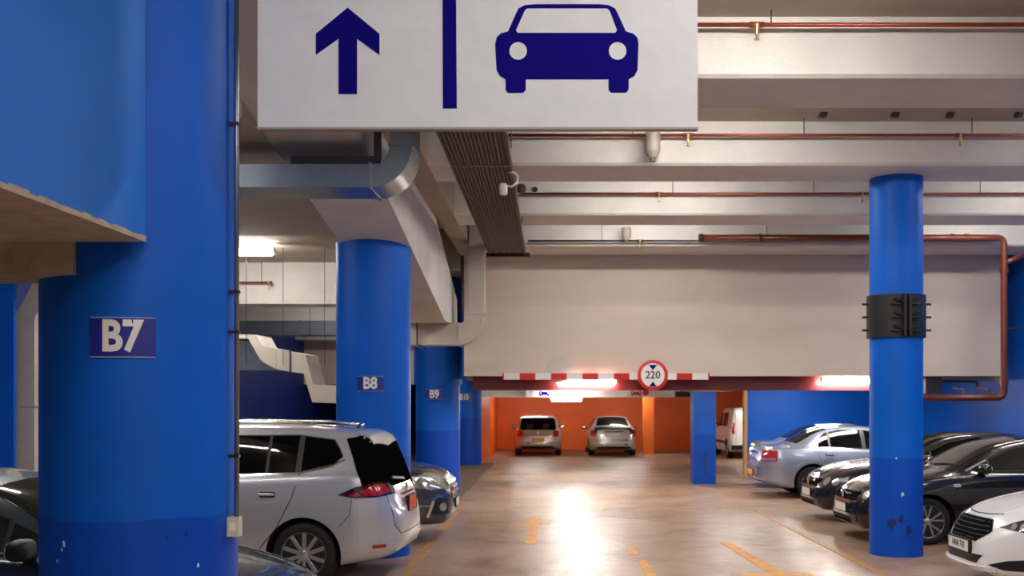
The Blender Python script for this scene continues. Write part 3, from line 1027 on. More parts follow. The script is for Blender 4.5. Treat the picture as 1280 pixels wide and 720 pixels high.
class Car:
    def __init__(s, name, label, spec, loc, heading, paintm, cat='car'):
        s.sp = spec
        s.L = spec['L']
        s.root = thing(name, label, cat, (loc[0], loc[1], fz(loc[1])), heading, rx=-.012 if loc[1] > 10.5 else 0)
        if abs(math.sin(heading)) > .5:                      # car pointing up/down the slope
            s.root.rotation_euler = (0, 0, heading)
            s.root.rotation_euler = (0, .012 * math.copysign(1, math.sin(heading)), heading)
        elif loc[1] > 10.5:
            s.root.rotation_euler = (-.012 * math.copysign(1, math.cos(heading)), 0, heading)
        s.paint = paintm
        s.make_body()

    def X(s, d):                                             # distance from the front -> local x
        return s.L / 2 - d

    def make_body(s):
        sp, L = s.sp, s.L
        top, belt, bot, wid, rw = (pchip(sp[k]) for k in ('top', 'belt', 'bot', 'wid', 'rw'))
        ds = set(np.linspace(0, L, 64).tolist())
        ds |= set((L * 0 + .5 * (np.linspace(0, 1, 14) ** 2)).tolist()) | set((L - .5 * (np.linspace(0, 1, 14) ** 2)).tolist())
        for p in sp['top']:
            ds.add(p[0])
        ds = sorted(ds)
        keep = [ds[0]]
        for d in ds[1:]:
            if d - keep[-1] > .006:
                keep.append(d)
        if keep[-1] < L:
            keep[-1] = L
        s.top, s.belt = top, belt
        rake_f, rake_r = sp.get('rake', (.12, .05))
        crown = sp.get('crown', .06)

        def section(d):
            zt, zb, b, w_, r = top(d), belt(d), bot(d), wid(d), rw(d)
            zb = min(zb, zt - .05)
            r = min(r, w_ - .03)
            cr = min(crown, (zt - zb) * .45)
            zr = zt - cr
            e = zb - b
            P = [(0, b), (w_ * .5, b), (w_ - .10, b), (w_ - .035, b + .04), (w_ - .015, b + .22 * e), (w_, b + .5 * e), (w_ - .004, b + .72 * e), (w_ - .014, b + .84 * e),
                 (w_ - .03, zb - .012), (w_ - .055, zb + .004)]
            k = .09 if zr - zb > .2 else .3
            sx, sz = w_ - .065, zb + .012
            P += [(sx + (r - sx) * k, sz + (zr - sz) * k), (sx + (r - sx) * .5, sz + (zr - sz) * .55), (sx + (r - sx) * .86, sz + (zr - sz) * .88),
                  (r - .02, zr + cr * .12), (r * .86, zr + cr * .5), (r * .5, zt - cr * .08), (0, zt)]
            return chaikin(chaikin(P))
        bm = bmesh.new()
        rings = []

        def shear(d, z):
            f = rake_f * math.exp(-d / .22) * (z - .5)
            g = rake_r * math.exp(-(L - d) / .22) * (z - .5)
            return -f + g

        def ring(d, scale=1.0, push=0.0):
            h = section(d)
            zc = sum(p[1] for p in h) / len(h)
            full = [(y, z) for y, z in h] + [(-y, z) for y, z in h[-2:0:-1]]
            return [bm.verts.new((L / 2 - d + push + shear(d, z), y * scale, zc + (z - zc) * scale)) for y, z in full]
        for sc_, pu in ((.25, .030), (.65, .028), (.88, .018)):
            rings.append(ring(0, sc_, pu))
        for d in keep:
            rings.append(ring(d))
        for sc_, pu in ((.88, -.018), (.65, -.028), (.25, -.030)):
            rings.append(ring(L, sc_, pu))
        n = len(rings[0])
        for a, b in zip(rings, rings[1:]):
            for k in range(n):
                bm.faces.new((a[k], a[(k + 1) % n], b[(k + 1) % n], b[k]))
        bm.faces.new(rings[0][::-1])
        bm.faces.new(rings[-1])
        bmesh.ops.recalc_face_normals(bm, faces=bm.faces[:])
        s.bvh = BVHTree.FromBMesh(bm)
        # wheel arches
        o = obj('body', bm, s.paint, s.root)
        me = o.data
        cut = bmesh.new()
        for ax in (sp['fo'], L - sp['ro']):
            for sd in (-1, 1):
                y0, y1 = (.45, 1.4) if sd > 0 else (-1.4, -.45)
                bmesh.ops.create_cone(cut, cap_ends=True, segments=48, radius1=sp['wr'] + sp.get('gap', .055), radius2=sp['wr'] + sp.get('gap', .055), depth=.95,
                                      matrix=Matrix.Translation((L / 2 - ax, (y0 + y1) / 2, sp['wr'])) @ Matrix.Rotation(math.pi / 2, 4, 'X'))
        cme = bpy.data.meshes.new('cutter')
        cut.to_mesh(cme)
        cut.free()
        cme.materials.append(M_well)
        co = bpy.data.objects.new('cutter', cme)
        COL.objects.link(co)
        co.parent = s.root
        md = o.modifiers.new('arch', 'BOOLEAN')
        md.object = co
        md.operation = 'DIFFERENCE'
        md.solver = 'EXACT'
        md.material_mode = 'TRANSFER'
        bpy.context.view_layer.update()
        dg = bpy.context.evaluated_depsgraph_get()
        nm = bpy.data.meshes.new_from_object(o.evaluated_get(dg))
        o.modifiers.clear()
        o.data = nm
        bpy.data.objects.remove(co)
        bpy.data.meshes.remove(me)
        nm.polygons.foreach_set('use_smooth', [True] * len(nm.polygons))
        nm.set_sharp_from_angle(angle=math.radians(50))
        s.body = o

    # -------- surface patches
    def patch(s, name, poly, n, m, off=.004, res=.07, parent=None, skirt=.02, holes=None):
        """project a polygon onto the body. n: outward direction as 'L','R','F','B','T' or azimuth in degrees"""
        if n == 'T':
            nv = Vector((0, 0, 1))
            base = lambda u, v: Vector((u, v, 0))
        elif n in ('L', 'R'):
            nv = Vector((0, 1 if n == 'L' else -1, 0))
            base = lambda u, v: Vector((u, 0, v))
        elif n in ('F', 'B'):
            nv = Vector((1 if n == 'F' else -1, 0, 0))
            base = lambda u, v: Vector((0, u, v))
        else:
            a = math.radians(n)
            nv = Vector((math.cos(a), math.sin(a), 0))
            hv = Vector((-math.sin(a), math.cos(a), 0))
            base = lambda u, v: hv * u + Vector((0, 0, v))
        bm = bmesh.new()
        bm.faces.new([bm.verts.new((u, v, 0)) for u, v in poly])
        us = [p[0] for p in poly]
        vs = [p[1] for p in poly]
        for lo, hi, ax in ((min(us), max(us), 0), (min(vs), max(vs), 1)):
            k = int((hi - lo) / res) + 1
            for i in range(1, k):
                co = [0, 0, 0]
                co[ax] = lo + (hi - lo) * i / k
                no = [0, 0, 0]
                no[ax] = 1
                bmesh.ops.bisect_plane(bm, geom=bm.verts[:] + bm.edges[:] + bm.faces[:], plane_co=co, plane_no=no)
        bad = []
        nrm = {}
        for v in bm.verts:
            p = base(v.co.x, v.co.y) + nv * 6
            h, no, _, _ = s.bvh.ray_cast(p, -nv)
            if h is None:
                bad.append(v)
                continue
            if no.dot(nv) < 0:
                no = -no
            no = (no + nv * .25).normalized()
            v.co = h + no * off
            nrm[v] = no
        if bad:
            bmesh.ops.delete(bm, geom=bad, context='VERTS')
        if not bm.faces:
            bm.free()
            return None
        bm.normal_update()
        if sum((f.normal.dot(nv) for f in bm.faces)) < 0:
            bmesh.ops.reverse_faces(bm, faces=bm.faces[:])
        be = [e for e in bm.edges if len(e.link_faces) == 1]
        r = bmesh.ops.extrude_edge_only(bm, edges=be)
        for g in r['geom']:
            if isinstance(g, bmesh.types.BMVert):
                near = min((v for e in g.link_edges for v in (e.other_vert(g),) if v in nrm), key=lambda v: (v.co - g.co).length, default=None)
                g.co = g.co - (nrm[near] if near else nv) * (skirt + off)
        me = bpy.data.meshes.new(name)
        bm.normal_update()
        bm.to_mesh(me)
        bm.free()
        o = put(name, me, m, parent or s.root, True)
        me.set_sharp_from_angle(angle=math.radians(45))
        return o

    def strip(s, name, pts, n, m, wd=.009, off=.002, **k):
        """thin line along pts"""
        L_, R_ = [], []
        for i, p in enumerate(pts):
            a = pts[max(0, i - 1)]
            b = pts[min(len(pts) - 1, i + 1)]
            dx, dy = b[0] - a[0], b[1] - a[1]
            q = math.hypot(dx, dy) or 1
            L_.append((p[0] - dy / q * wd / 2, p[1] + dx / q * wd / 2))
            R_.append((p[0] + dy / q * wd / 2, p[1] - dx / q * wd / 2))
        return s.patch(name, L_ + R_[::-1], n, m, off=off, res=.12, skirt=.012, **k)

    def hit(s, u, v, n):
        nv = {'F': Vector((1, 0, 0)), 'B': Vector((-1, 0, 0)), 'L': Vector((0, 1, 0)), 'R': Vector((0, -1, 0)), 'T': Vector((0, 0, 1))}[n]
        base = {'F': Vector((0, u, v)), 'B': Vector((0, u, v)), 'L': Vector((u, 0, v)), 'R': Vector((u, 0, v)), 'T': Vector((u, v, 0))}[n]
        h, no, _, _ = s.bvh.ray_cast(base + nv * 6, -nv)
        return h if h else base

    # -------- wheels
    def wheels(s, style, mm=None, sides='LR'):
        sp = s.sp
        r = sp['wr']
        rim = r * sp.get('rim', .70)
        mm = mm or M_alloy
        wd = .20
        for ax in (sp['fo'], s.L - sp['ro']):
            for sd in ('L', 'R'):
                if sd not in sides:
                    continue
                sg = 1 if sd == 'L' else -1
                yo = sp.get('track', .88) * sg                # outer face plane
                cx = s.L / 2 - ax
                prof = [(rim - .01, -.02), (rim, -.004), (rim + .012, .004), (r - .03, .004), (r - .008, -.012), (r, -.04), (r, -wd + .03), (r - .02, -wd), (rim, -wd)]
                bm = lathe([(a, yo + b * sg) for a, b in prof], 40, axis='y', center=(cx, 0, r))
                t = obj('wheel', bm, M_rub, s.root, angle=40)
                t['label'] = 'black tyre'
                bm = lathe([(rim * .10, yo - .055 * sg), (rim * .86, yo - .07 * sg), (rim * .93, yo - .03 * sg), (rim * .96, yo - .006 * sg), (rim * 1.01, yo - .002 * sg), (rim * 1.01, yo - .1 * sg)], 40, axis='y', center=(cx, 0, r))
                # dish is dark, spokes bright
                obj('rim_barrel', bm, M_alloyd if style != 'disc' else mm, t, angle=40)
                bm = bmesh.new()
                ns = {'ten': 10, 'five2': 5, 'five': 5, 'disc': 12}[style]
                for k in range(ns):
                    a0 = 2 * math.pi * k / ns + math.pi / 2
                    offs = [(0, 0)] if style in ('ten', 'disc', 'five') else [(-.26, -.16), (.26, .16)]
                    for o1, o2 in offs:
                        wi, wo = (.05, .046) if style == 'ten' else ((.065, .05) if style == 'five' else (.03, .034))
                        if style == 'disc':
                            wi, wo = .02, .035
                        a1, a2 = a0 + o2 * .2, a0 + o1
                        p0 = Vector((math.cos(a1), 0, math.sin(a1))) * rim * .16
                        p1 = Vector((math.cos(a2), 0, math.sin(a2))) * rim * .97
                        tdir = (p1 - p0).normalized()
                        sd_ = Vector((-tdir.z, 0, tdir.x))
                        pts = []
                        for p, w_, yy in ((p0, wi * rim / .22, -.018), (p1, wo * rim / .22, -.008)):
                            for q, dd in ((-.5, -.012), (-.3, 0), (.3, 0), (.5, -.012)):
                                pts.append(bm.verts.new((cx + p.x + sd_.x * w_ * q, yo + (yy + dd) * sg, r + p.z + sd_.z * w_ * q)))
                            for q in (.5, -.5):
                                pts.append(bm.verts.new((cx + p.x + sd_.x * w_ * q, yo + (yy - .045) * sg, r + p.z + sd_.z * w_ * q)))
                        a_, b_ = pts[:6], pts[6:]
                        for i in range(6):
                            bm.faces.new((a_[i], a_[(i + 1) % 6], b_[(i + 1) % 6], b_[i]))
                        bm.faces.new(a_[::-1])
                        bm.faces.new(b_)
                obj('spokes', bm, mm, t)
                bm = lathe([(0, yo - .008 * sg), (rim * .13, yo - .01 * sg), (rim * .2, yo - .016 * sg), (rim * .24, yo - .05 * sg)], 20, axis='y', center=(cx, 0, r))
                obj('hub_cap', bm, mm, t, angle=40)

    # -------- fittings
    def plate(s, end, y, z, wd, ht, m, txt=None, tilt=0.0, name='number_plate', tm=None, frame=True):
        h = s.hit(y, z, end)
        sg = 1 if end == 'F' else -1
        # keep clear of a curved face: use the most proud of three samples
        hx = max((s.hit(y + q * wd / 2, z + e * ht / 2, end).x * sg for q in (-1, 0, 1) for e in (-1, 0, 1)))
        x = hx * sg
        p = obj(name, B(min(x, x + .014 * sg) - (.03 if sg > 0 else 0), max(x, x + .014 * sg) + (.03 if sg < 0 else 0), y - wd / 2, y + wd / 2, z - ht / 2, z + ht / 2), m, s.root)
        if frame:
            bm = bmesh.new()
            for (a, b, c, d) in ((-wd / 2 - .01, wd / 2 + .01, ht / 2, ht / 2 + .01), (-wd / 2 - .01, wd / 2 + .01, -ht / 2 - .01, -ht / 2),
                                 (-wd / 2 - .01, -wd / 2, -ht / 2, ht / 2), (wd / 2, wd / 2 + .01, -ht / 2, ht / 2)):
                box(bm, min(x - .02 * sg, x + .018 * sg), max(x - .02 * sg, x + .018 * sg), y + a, y + b, z + c, z + d)
            obj('plate_frame', bm, M_plast, p)
        if txt:
            R = Matrix.Rotation(math.pi / 2 * sg, 4, 'Z')
            me_m = Matrix.Translation((x + .0155 * sg, y, z)) @ R @ FACE_Y
            lettering('plate_text', txt, ht * .6, tm or M_signblack, p, me_m, bold=.01, sx=.82, depth=.002)
        return p

    def mirror(s, d, z, sides='LR', m=None, r=(.075, .105, .07)):
        for sd in sides:
            sg = 1 if sd == 'L' else -1
            h = s.hit(s.X(d), z - .05, sd)
            c = (s.X(d) - .02, h.y + sg * .12, z)
            mo = obj('door_mirror', blob(c, r, .65, 10), m or s.paint, s.root, smooth=True)
            obj('mirror_stalk', tube([(c[0] + .02, h.y - sg * .03, z - .05), (c[0] + .01, c[1], z - .03)], .025, 8), M_plast, mo)
            obj('mirror_glass', blob((c[0] - r[0] * .9, c[1], c[2]), (.01, r[1] * .8, r[2] * .75), .7, 8), M_chrome, mo, smooth=True)

    def handle(s, d, z, sides='LR', m=None, ln=.19):
        for sd in sides:
            x = s.X(d)
            sg = 1 if sd == 'L' else -1
            y = s.hit(x, z, sd).y
            a = s.patch('door_handle', [(x - ln / 2 + .01, z - .028), (x + ln / 2 - .03, z - .032), (x + ln / 2, z), (x + ln / 2 - .03, z + .03), (x - ln / 2 + .01, z + .028), (x - ln / 2, z)], sd, M_seam, off=.002)
            obj('grip', blob((x, y + sg * .024, z + .003), (ln / 2, .014, .015), .6, 8), m or s.paint, a or s.root, smooth=True)

    def sideglass(s, poly, splits, sides='LR', m=None, frame=True, inset=.012):
        """poly in (d,z); split by pillars"""
        P = [(s.X(d), z) for d, z in poly]
        for sd in sides:
            if frame:
                cx = sum(p[0] for p in P) / len(P)
                cz = sum(p[1] for p in P) / len(P)
                s.patch('window_surround', [(cx + (x - cx) * 1.015, cz + (z - cz) * 1.07) for x, z in P], sd, M_plast, off=.003)
            for a, b in splits:
                q = clip_x(clip_x(P, s.X(a), -1), s.X(b), 1)
                if len(q) >= 3:
                    s.patch('side_window', q, sd, m or M_glass, off=.006)


def clip_x(P, x, sg):
    """keep the points with sg*(px-x) >= 0"""
    out = []
    for i in range(len(P)):
        a, b = P[i], P[(i + 1) % len(P)]
        ina, inb = sg * (a[0] - x) >= 0, sg * (b[0] - x) >= 0
        if ina:
            out.append(a)
        if ina != inb:
            t = (x - a[0]) / (b[0] - a[0])
            out.append((x, a[1] + (b[1] - a[1]) * t))
    return out


def sym(poly):
    return [(-u, v) for u, v in poly]


def rrect(x0, x1, z0, z1, r=.02, n=4):
    P = []
    for cx, cz, a0 in ((x1 - r, z1 - r, 0), (x0 + r, z1 - r, 90), (x0 + r, z0 + r, 180), (x1 - r, z0 + r, 270)):
        for k in range(n + 1):
            a = math.radians(a0 + 90 * k / n)
            P.append((cx + r * math.cos(a), cz + r * math.sin(a)))
    return P


# ---------------------------------------------------------------- specs (d from front bumper)
MPV = dict(L=4.66, fo=.96, ro=.94, wr=.335, track=.89, crown=.05, rake=(.12, .06),
           top=[(0, .70), (.12, .80), (.5, .94), (1.0, 1.05), (1.15, 1.10), (1.9, 1.50), (2.4, 1.63), (3.0, 1.675), (3.7, 1.66), (4.15, 1.61), (4.30, 1.585), (4.36, 1.54), (4.46, 1.32), (4.58, 1.04), (4.62, .97), (4.66, .82)],
           belt=[(0, .6), (.5, .84), (1.1, .98), (3.0, 1.10), (4.2, 1.16), (4.45, 1.05), (4.66, .74)],
           bot=[(0, .30), (.12, .22), (.6, .2), (3.9, .2), (4.3, .25), (4.6, .32), (4.66, .40)],
           wid=[(0, .52), (.05, .64), (.2, .79), (.5, .885), (1.0, .925), (3.7, .925), (4.2, .90), (4.45, .83), (4.58, .73), (4.63, .66), (4.66, .58)],
           rw=[(0, .42), (.5, .66), (1.1, .72), (1.9, .64), (2.5, .65), (3.8, .63), (4.3, .62), (4.5, .66), (4.66, .5)])
SEDAN = dict(L=4.60, fo=.92, ro=1.03, wr=.325, track=.855, crown=.05, rake=(.12, .10),
             top=[(0, .66), (.12, .74), (.5, .86), (1.0, .95), (1.25, 1.0), (2.0, 1.36), (2.5, 1.45), (3.0, 1.44), (3.4, 1.36), (3.75, 1.19), (4.0, 1.075), (4.2, 1.05), (4.48, 1.04), (4.56, .98), (4.60, .86)],
             belt=[(0, .55), (.5, .76), (1.2, .92), (3.0, .98), (4.1, 1.00), (4.45, .97), (4.60, .78)],
             bot=[(0, .28), (.12, .2), (.6, .18), (4.0, .2), (4.4, .28), (4.60, .36)],
             wid=[(0, .5), (.05, .62), (.2, .76), (.5, .85), (1.0, .89), (3.5, .89), (4.1, .86), (4.4, .80), (4.52, .73), (4.57, .66), (4.60, .58)],
             rw=[(0, .42), (.5, .62), (1.2, .68), (2.0, .58), (2.5, .58), (3.2, .56), (3.9, .62), (4.3, .72), (4.60, .5)])
GOLF = dict(L=4.20, fo=.87, ro=.80, wr=.315, track=.845, crown=.05, rake=(.10, .05),
            top=[(0, .66), (.12, .76), (.5, .89), (1.0, .97), (1.18, 1.01), (1.95, 1.36), (2.4, 1.435), (3.0, 1.43), (3.6, 1.36), (3.78, 1.30), (3.95, 1.1), (4.08, .93), (4.15, .88), (4.20, .78)],
            belt=[(0, .56), (.5, .79), (1.2, .92), (3.0, .96), (3.8, .98), (4.05, .9), (4.20, .70)],
            bot=[(0, .26), (.12, .19), (.6, .18), (3.6, .2), (4.0, .27), (4.20, .36)],
            wid=[(0, .55), (.05, .66), (.2, .79), (.5, .855), (1.0, .88), (3.3, .88), (3.8, .85), (4.05, .78), (4.16, .68), (4.20, .6)],
            rw=[(0, .45), (.5, .64), (1.2, .68), (1.95, .57), (2.5, .57), (3.6, .55), (4.0, .62), (4.20, .5)])
SUV = dict(L=4.45, fo=.88, ro=.90, wr=.35, track=.88, crown=.06, rake=(.08, .05),
           top=[(0, .82), (.10, .93), (.4, 1.03), (1.0, 1.10), (1.2, 1.14), (1.9, 1.55), (2.4, 1.66), (3.2, 1.67), (3.9, 1.6), (4.1, 1.5), (4.3, 1.2), (4.40, 1.02), (4.45, .9)],
           belt=[(0, .72), (.4, .93), (1.2, 1.04), (3.0, 1.10), (4.2, 1.12), (4.45, .8)],
           bot=[(0, .34), (.12, .26), (.6, .25), (3.8, .26), (4.2, .3), (4.45, .42)],
           wid=[(0, .60), (.05, .70), (.2, .81), (.5, .885), (1.0, .91), (3.5, .91), (4.1, .88), (4.35, .8), (4.45, .66)],
           rw=[(0, .5), (.5, .68), (1.2, .72), (1.9, .62), (2.5, .62), (3.9, .60), (4.3, .66), (4.45, .55)])
FORD = dict(L=4.87, fo=.97, ro=1.05, wr=.34, track=.89, crown=.06, rake=(.16, .05),
            top=[(0, .64), (.10, .755), (.4, .87), (1.0, .98), (1.35, 1.06), (2.2, 1.40), (2.7, 1.48), (3.2, 1.46), (3.8, 1.33), (4.4, 1.08), (4.7, 1.02), (4.87, .85)],
            belt=[(0, .52), (.4, .74), (1.3, .94), (3.0, 1.0), (4.4, 1.02), (4.87, .75)],
            bot=[(0, .25), (.12, .17), (.6, .17), (4.2, .2), (4.6, .28), (4.87, .38)],
            wid=[(0, .42), (.05, .55), (.2, .74), (.5, .87), (1.0, .925), (3.7, .925), (4.4, .88), (4.75, .75), (4.87, .58)],
            rw=[(0, .3), (.4, .58), (1.3, .70), (2.2, .60), (2.7, .60), (3.6, .58), (4.4, .66), (4.87, .5)])
VAN = dict(L=4.2, fo=.85, ro=.70, wr=.32, track=.84, crown=.05, rake=(.1, .02),
           top=[(0, .72), (.1, .84), (.5, .98), (.9, 1.1), (1.6, 1.62), (2.0, 1.76), (2.6, 1.80), (3.9, 1.79), (4.1, 1.76), (4.16, 1.7), (4.2, 1.5)],
           belt=[(0, .6), (.5, .86), (1.0, 1.02), (4.2, 1.06)],
           bot=[(0, .3), (.12, .22), (.6, .2), (3.8, .22), (4.2, .3)],
           wid=[(0, .55), (.05, .66), (.2, .78), (.5, .85), (1.0, .87), (3.9, .87), (4.12, .85), (4.2, .80)],
           rw=[(0, .45), (.5, .64), (1.0, .70), (1.6, .68), (2.0, .70), (4.1, .70), (4.2, .66)])


def common(c, glass, splits, ws, rear=None, mirrors=None, handles=(), seams=(), sides='LR', gm=None):
    c.sideglass(glass, splits, sides, gm)
    X = c.X
    if ws:
        (d0, w0), (d1, w1) = ws                              # base, header: distance and half width
        c.patch('windscreen', [(X(d0), -w0), (X(d0) + .04, 0), (X(d0), w0), (X(d1), w1), (X(d1) - .01, 0), (X(d1), -w1)], 'T', gm or M_glass, off=.004)
        for sg in (-1, 1):
            c.strip('wiper', [(X(d0) - .03, sg * .05), (X(d0) - .12, sg * .5)], 'T', M_plast, wd=.018, off=.02)
        c.strip('bonnet_gap', [(X(d0) + .05, -w0), (X(d0) + .10, 0), (X(d0) + .05, w0)], 'T', M_seam, wd=.012)
    for d, z in handles:
        c.handle(d, z, sides)
    for pts in seams:
        for sd in sides:
            c.strip('door_seam', [(X(d), z) for d, z in pts], sd, M_seam)
    if mirrors:
        c.mirror(mirrors[0], mirrors[1], 'LR', mirrors[2] if len(mirrors) > 2 else None)


# ---------------------------------------------------------------- silver people carrier (beside B8)
silver = paint('silver', (196, 198, 204), .55, .32)
yaw = -.06
# near side plane at Y=10.65: rear wheel at picture column 383
rear_x = PX(383, 10.65) + .94
L = MPV['L']
cx_ = rear_x - L / 2 + .02
cy_ = 10.68 + .925
z_ = Car('people_carrier', 'silver people carrier with red number plate beside pillar B8', MPV, (cx_, cy_ - yaw * L / 2 * -1 * 0 + .03, 0), math.pi + yaw, silver)
c = z_
X = c.X
c.wheels('ten')
dR = lambda px, py: (c.L - .94 + (px - 383) / 120.0, (731 - py) / 120.0)      # picture -> (d, z) on the near flank
gl = [(1.45, 1.12), (2.05, 1.43), (2.6, 1.545), (3.6, 1.55)] + [dR(413.8, 550.5), dR(422, 561), dR(427, 570), dR(417.5, 579)] + [dR(373.8, 589), (2.3, 1.14)]
common(c, gl, [(1.5, 1.95), (2.0, 2.62), (2.70, 3.30), (3.335, 3.62), (3.68, 4.3)], ((1.2, .70), (1.98, .60)), mirrors=(1.55, 1.12),
       handles=[(2.45, .93), (3.34, .955)],
       seams=[[(1.62, .28), (1.55, .8), (1.6, 1.1)], [(2.62, .28), (2.66, 1.1)], [(3.22, .34), (3.45, .62), (3.60, .92), (3.68, 1.2), (3.66, 1.5)], [(1.62, .3), (3.22, .32)]],
       sides='LR')
for sd in 'LR':
    c.strip('side_crease', [(X(1.5), .80), (X(2.6), .83), (X(3.5), .86)], sd, silver, wd=.02, off=.004)
    sg = 1 if sd == 'L' else -1
    c.strip('window_chrome', [(X(2.3), 1.125), (X(3.68), 1.17), (X(4.0), 1.245), (X(4.12), 1.31)], sd, M_chrome, wd=.014, off=.008)
    rl = obj('roof_rail', tube([(X(1.9), sg * .60, 1.53), (X(2.0), sg * .605, 1.63), (X(2.6), sg * .60, 1.69), (X(3.6), sg * .585, 1.685), (X(4.0), sg * .575, 1.645)], .018, 8), M_chrome, c.root, smooth=True)
    az = 180 - 38 * sg
    # oblique view axes: +u runs along hv
    k = -1 if sd == 'L' else 1
# wrap-around rear glass, lights; polygons given for the left rear corner seen from azimuth 142 and mirrored
def both(fn):
    for sg in (1, -1):
        fn(sg)


def rear_corner(name, poly, m, off=.005, az=128, parent=None, res=.05):
    # poly u: positive towards the flank
    c.patch(name, [(-u, v) for u, v in poly], az, m, off=off, res=res)
    c.patch(name, [(u, v) for u, v in poly], -az, m, off=off, res=res)


c.patch('rear_window', [(-.60, 1.55), (.60, 1.55), (.76, 1.12), (.72, 1.02), (-.72, 1.02), (-.76, 1.12)], 'B', M_glassr, off=.006)
hv = lambda d, y, az: -(X(d) * -math.sin(math.radians(az)) + y * math.cos(math.radians(az)))
def pc(d, y, z, az=128):
    """point near the rear corner in oblique coordinates"""
    return (hv(d, y, az), z)
rear_corner('rear_quarter_glass', [pc(4.13, .68, 1.52), pc(4.30, .60, 1.555), pc(4.38, .40, 1.55), pc(4.64, .40, 1.03), pc(4.48, .78, 1.01), pc(4.30, .84, 1.05), pc(4.26, .82, 1.16)], M_glassr, off=.007)
rear_corner('tail_light', [pc(4.07, .895, .955), pc(4.26, .88, 1.035), pc(4.45, .80, 1.075), pc(4.57, .66, 1.06), pc(4.62, .56, 1.0), pc(4.62, .56, .945), pc(4.45, .82, .925), pc(4.25, .88, .92)], M_taild, off=.012)
rear_corner('tail_light_lens', [pc(4.30, .87, .985), pc(4.43, .82, 1.05), pc(4.53, .72, 1.05), pc(4.58, .66, .97), pc(4.48, .79, .94), pc(4.36, .86, .94)], M_tail, off=.018)
rear_corner('tail_light_lens', [pc(4.18, .885, .95), pc(4.28, .875, .985), pc(4.30, .87, .945), pc(4.22, .885, .93)], M_tail, off=.018)
rear_corner('reflector', [pc(4.42, .83, .435), pc(4.53, .73, .44), pc(4.535, .73, .405), pc(4.43, .83, .40)], M_reflect, off=.008)
c.strip('tailgate_gap', [(-.70, .98), (-.66, .62), (-.55, .53), (.55, .53), (.66, .62), (.70, .98)], 'B', M_seam, wd=.01)
c.strip('bumper_crease', [(-.80, .50), (-.4, .47), (.4, .47), (.80, .50)], 'B', silver, wd=.03, off=.012)
c.patch('lower_valance', rrect(-.62, .62, .25, .34, .03), 'B', M_plast, off=.006)
c.patch('spoiler', [(X(4.20), -.60), (X(4.20), .60), (X(4.37), .57), (X(4.40), 0), (X(4.37), -.57)], 'T', silver, off=.016)
c.plate('B', 0, .81, .40, .15, M_pl_r, None)
c.patch('chrome_strip', rrect(-.34, .34, .905, .93, .01), 'B', M_chrome, off=.012)
em = s_hit = c.hit(0, .97, 'B')
obj('badge', lathe([(0, 0), (.05, 0), (.05, .015), (0, .02)], 20, axis='x', center=(em.x - .02, 0, .975)), M_chrome, c.root)
obj('antenna', tube([(X(4.05), 0, 1.61), (X(4.12), 0, 1.70)], [.02, .006], 8), M_plast, c.root)
c.strip('rear_wiper', [(-.05, 1.06), (.45, 1.10)], 'B', M_plast, wd=.025, off=.03)
c.patch('fuel_flap', rrect(X(4.02), X(3.85), .80, .96, .03), 'R', silver, off=.004)
for sd in 'LR':
    c.strip('bumper_joint', [(X(4.08), .62), (X(4.20), .75), (X(4.22), .91)], sd, M_seam, wd=.006)
c.patch('headlight', rrect(.5, .86, .66, .82, .04), 'F', M_head)
c.patch('headlight', sym(rrect(.5, .86, .66, .82, .04)), 'F', M_head)

# ---------------------------------------------------------------- dark saloon in front of it
teal = paint('dark_teal', (88, 104, 112), .85, .26)
ny = 7.47
L = SEDAN['L']
c = Car('saloon_car', 'dark teal saloon car parked nose out behind pillar B7', dict(SEDAN, top=[(0, .60), (.12, .68), (.5, .80), (1.0, .89), (1.25, .95)] + SEDAN['top'][5:], belt=[(0, .5), (.5, .70), (1.2, .87)] + SEDAN['belt'][3:]), (PX(403, ny) - L / 2 - .06, ny, 0), 0.0, teal)
X = c.X
c.wheels('ten')
common(c, [(1.45, .98), (2.10, 1.28), (2.6, 1.365), (3.1, 1.35), (3.5, 1.22), (3.62, 1.05), (2.5, 1.0)], [(1.5, 1.8), (1.84, 2.5), (2.58, 3.2), (3.25, 3.6)],
       ((1.28, .66), (2.05, .54)), mirrors=(1.62, 1.0, M_plast), handles=[(2.35, .86), (3.2, .88)],
       seams=[[(1.55, .25), (1.5, .9)], [(2.52, .25), (2.56, .95)], [(3.3, .5), (3.5, .95)]], gm=M_glassg)
c.patch('rear_window', [(X(3.95), -.56), (X(3.95), .56), (X(3.2), .5), (X(3.2), -.5)], 'T', M_glass)
for sg in (-1, 1):
    c.strip('window_chrome', [(X(1.4), .955), (X(3.7), 1.0)], 'L' if sg > 0 else 'R', M_chrome, wd=.014, off=.007)
    c.strip('bonnet_crease', [(X(.15), sg * .42), (X(1.2), sg * .55)], 'T', teal, wd=.03, off=.006)
    P = rrect(.42, .78, .57, .70, .04)
    c.patch('headlight', P if sg > 0 else sym(P), 'F', M_head)
c.patch('grille', rrect(-.36, .36, .52, .66, .04), 'F', M_plast)
for k in range(3):
    c.strip('grille_slat', [(-.34, .55 + .04 * k), (.34, .55 + .04 * k)], 'F', M_chrome, wd=.012, off=.012)
c.strip('bonnet_edge', [(-.6, .735), (0, .72), (.6, .735)], 'F', M_seam, wd=.01)
c.strip('sill_strip', [(X(1.45), .62), (X(3.4), .64)], 'R', M_chrome, wd=.03, off=.006)
c.patch('lower_grille', rrect(-.5, .5, .26, .36, .03), 'F', M_plast)
c.plate('F', 0, .44, .52, .11, M_pl_w, None)

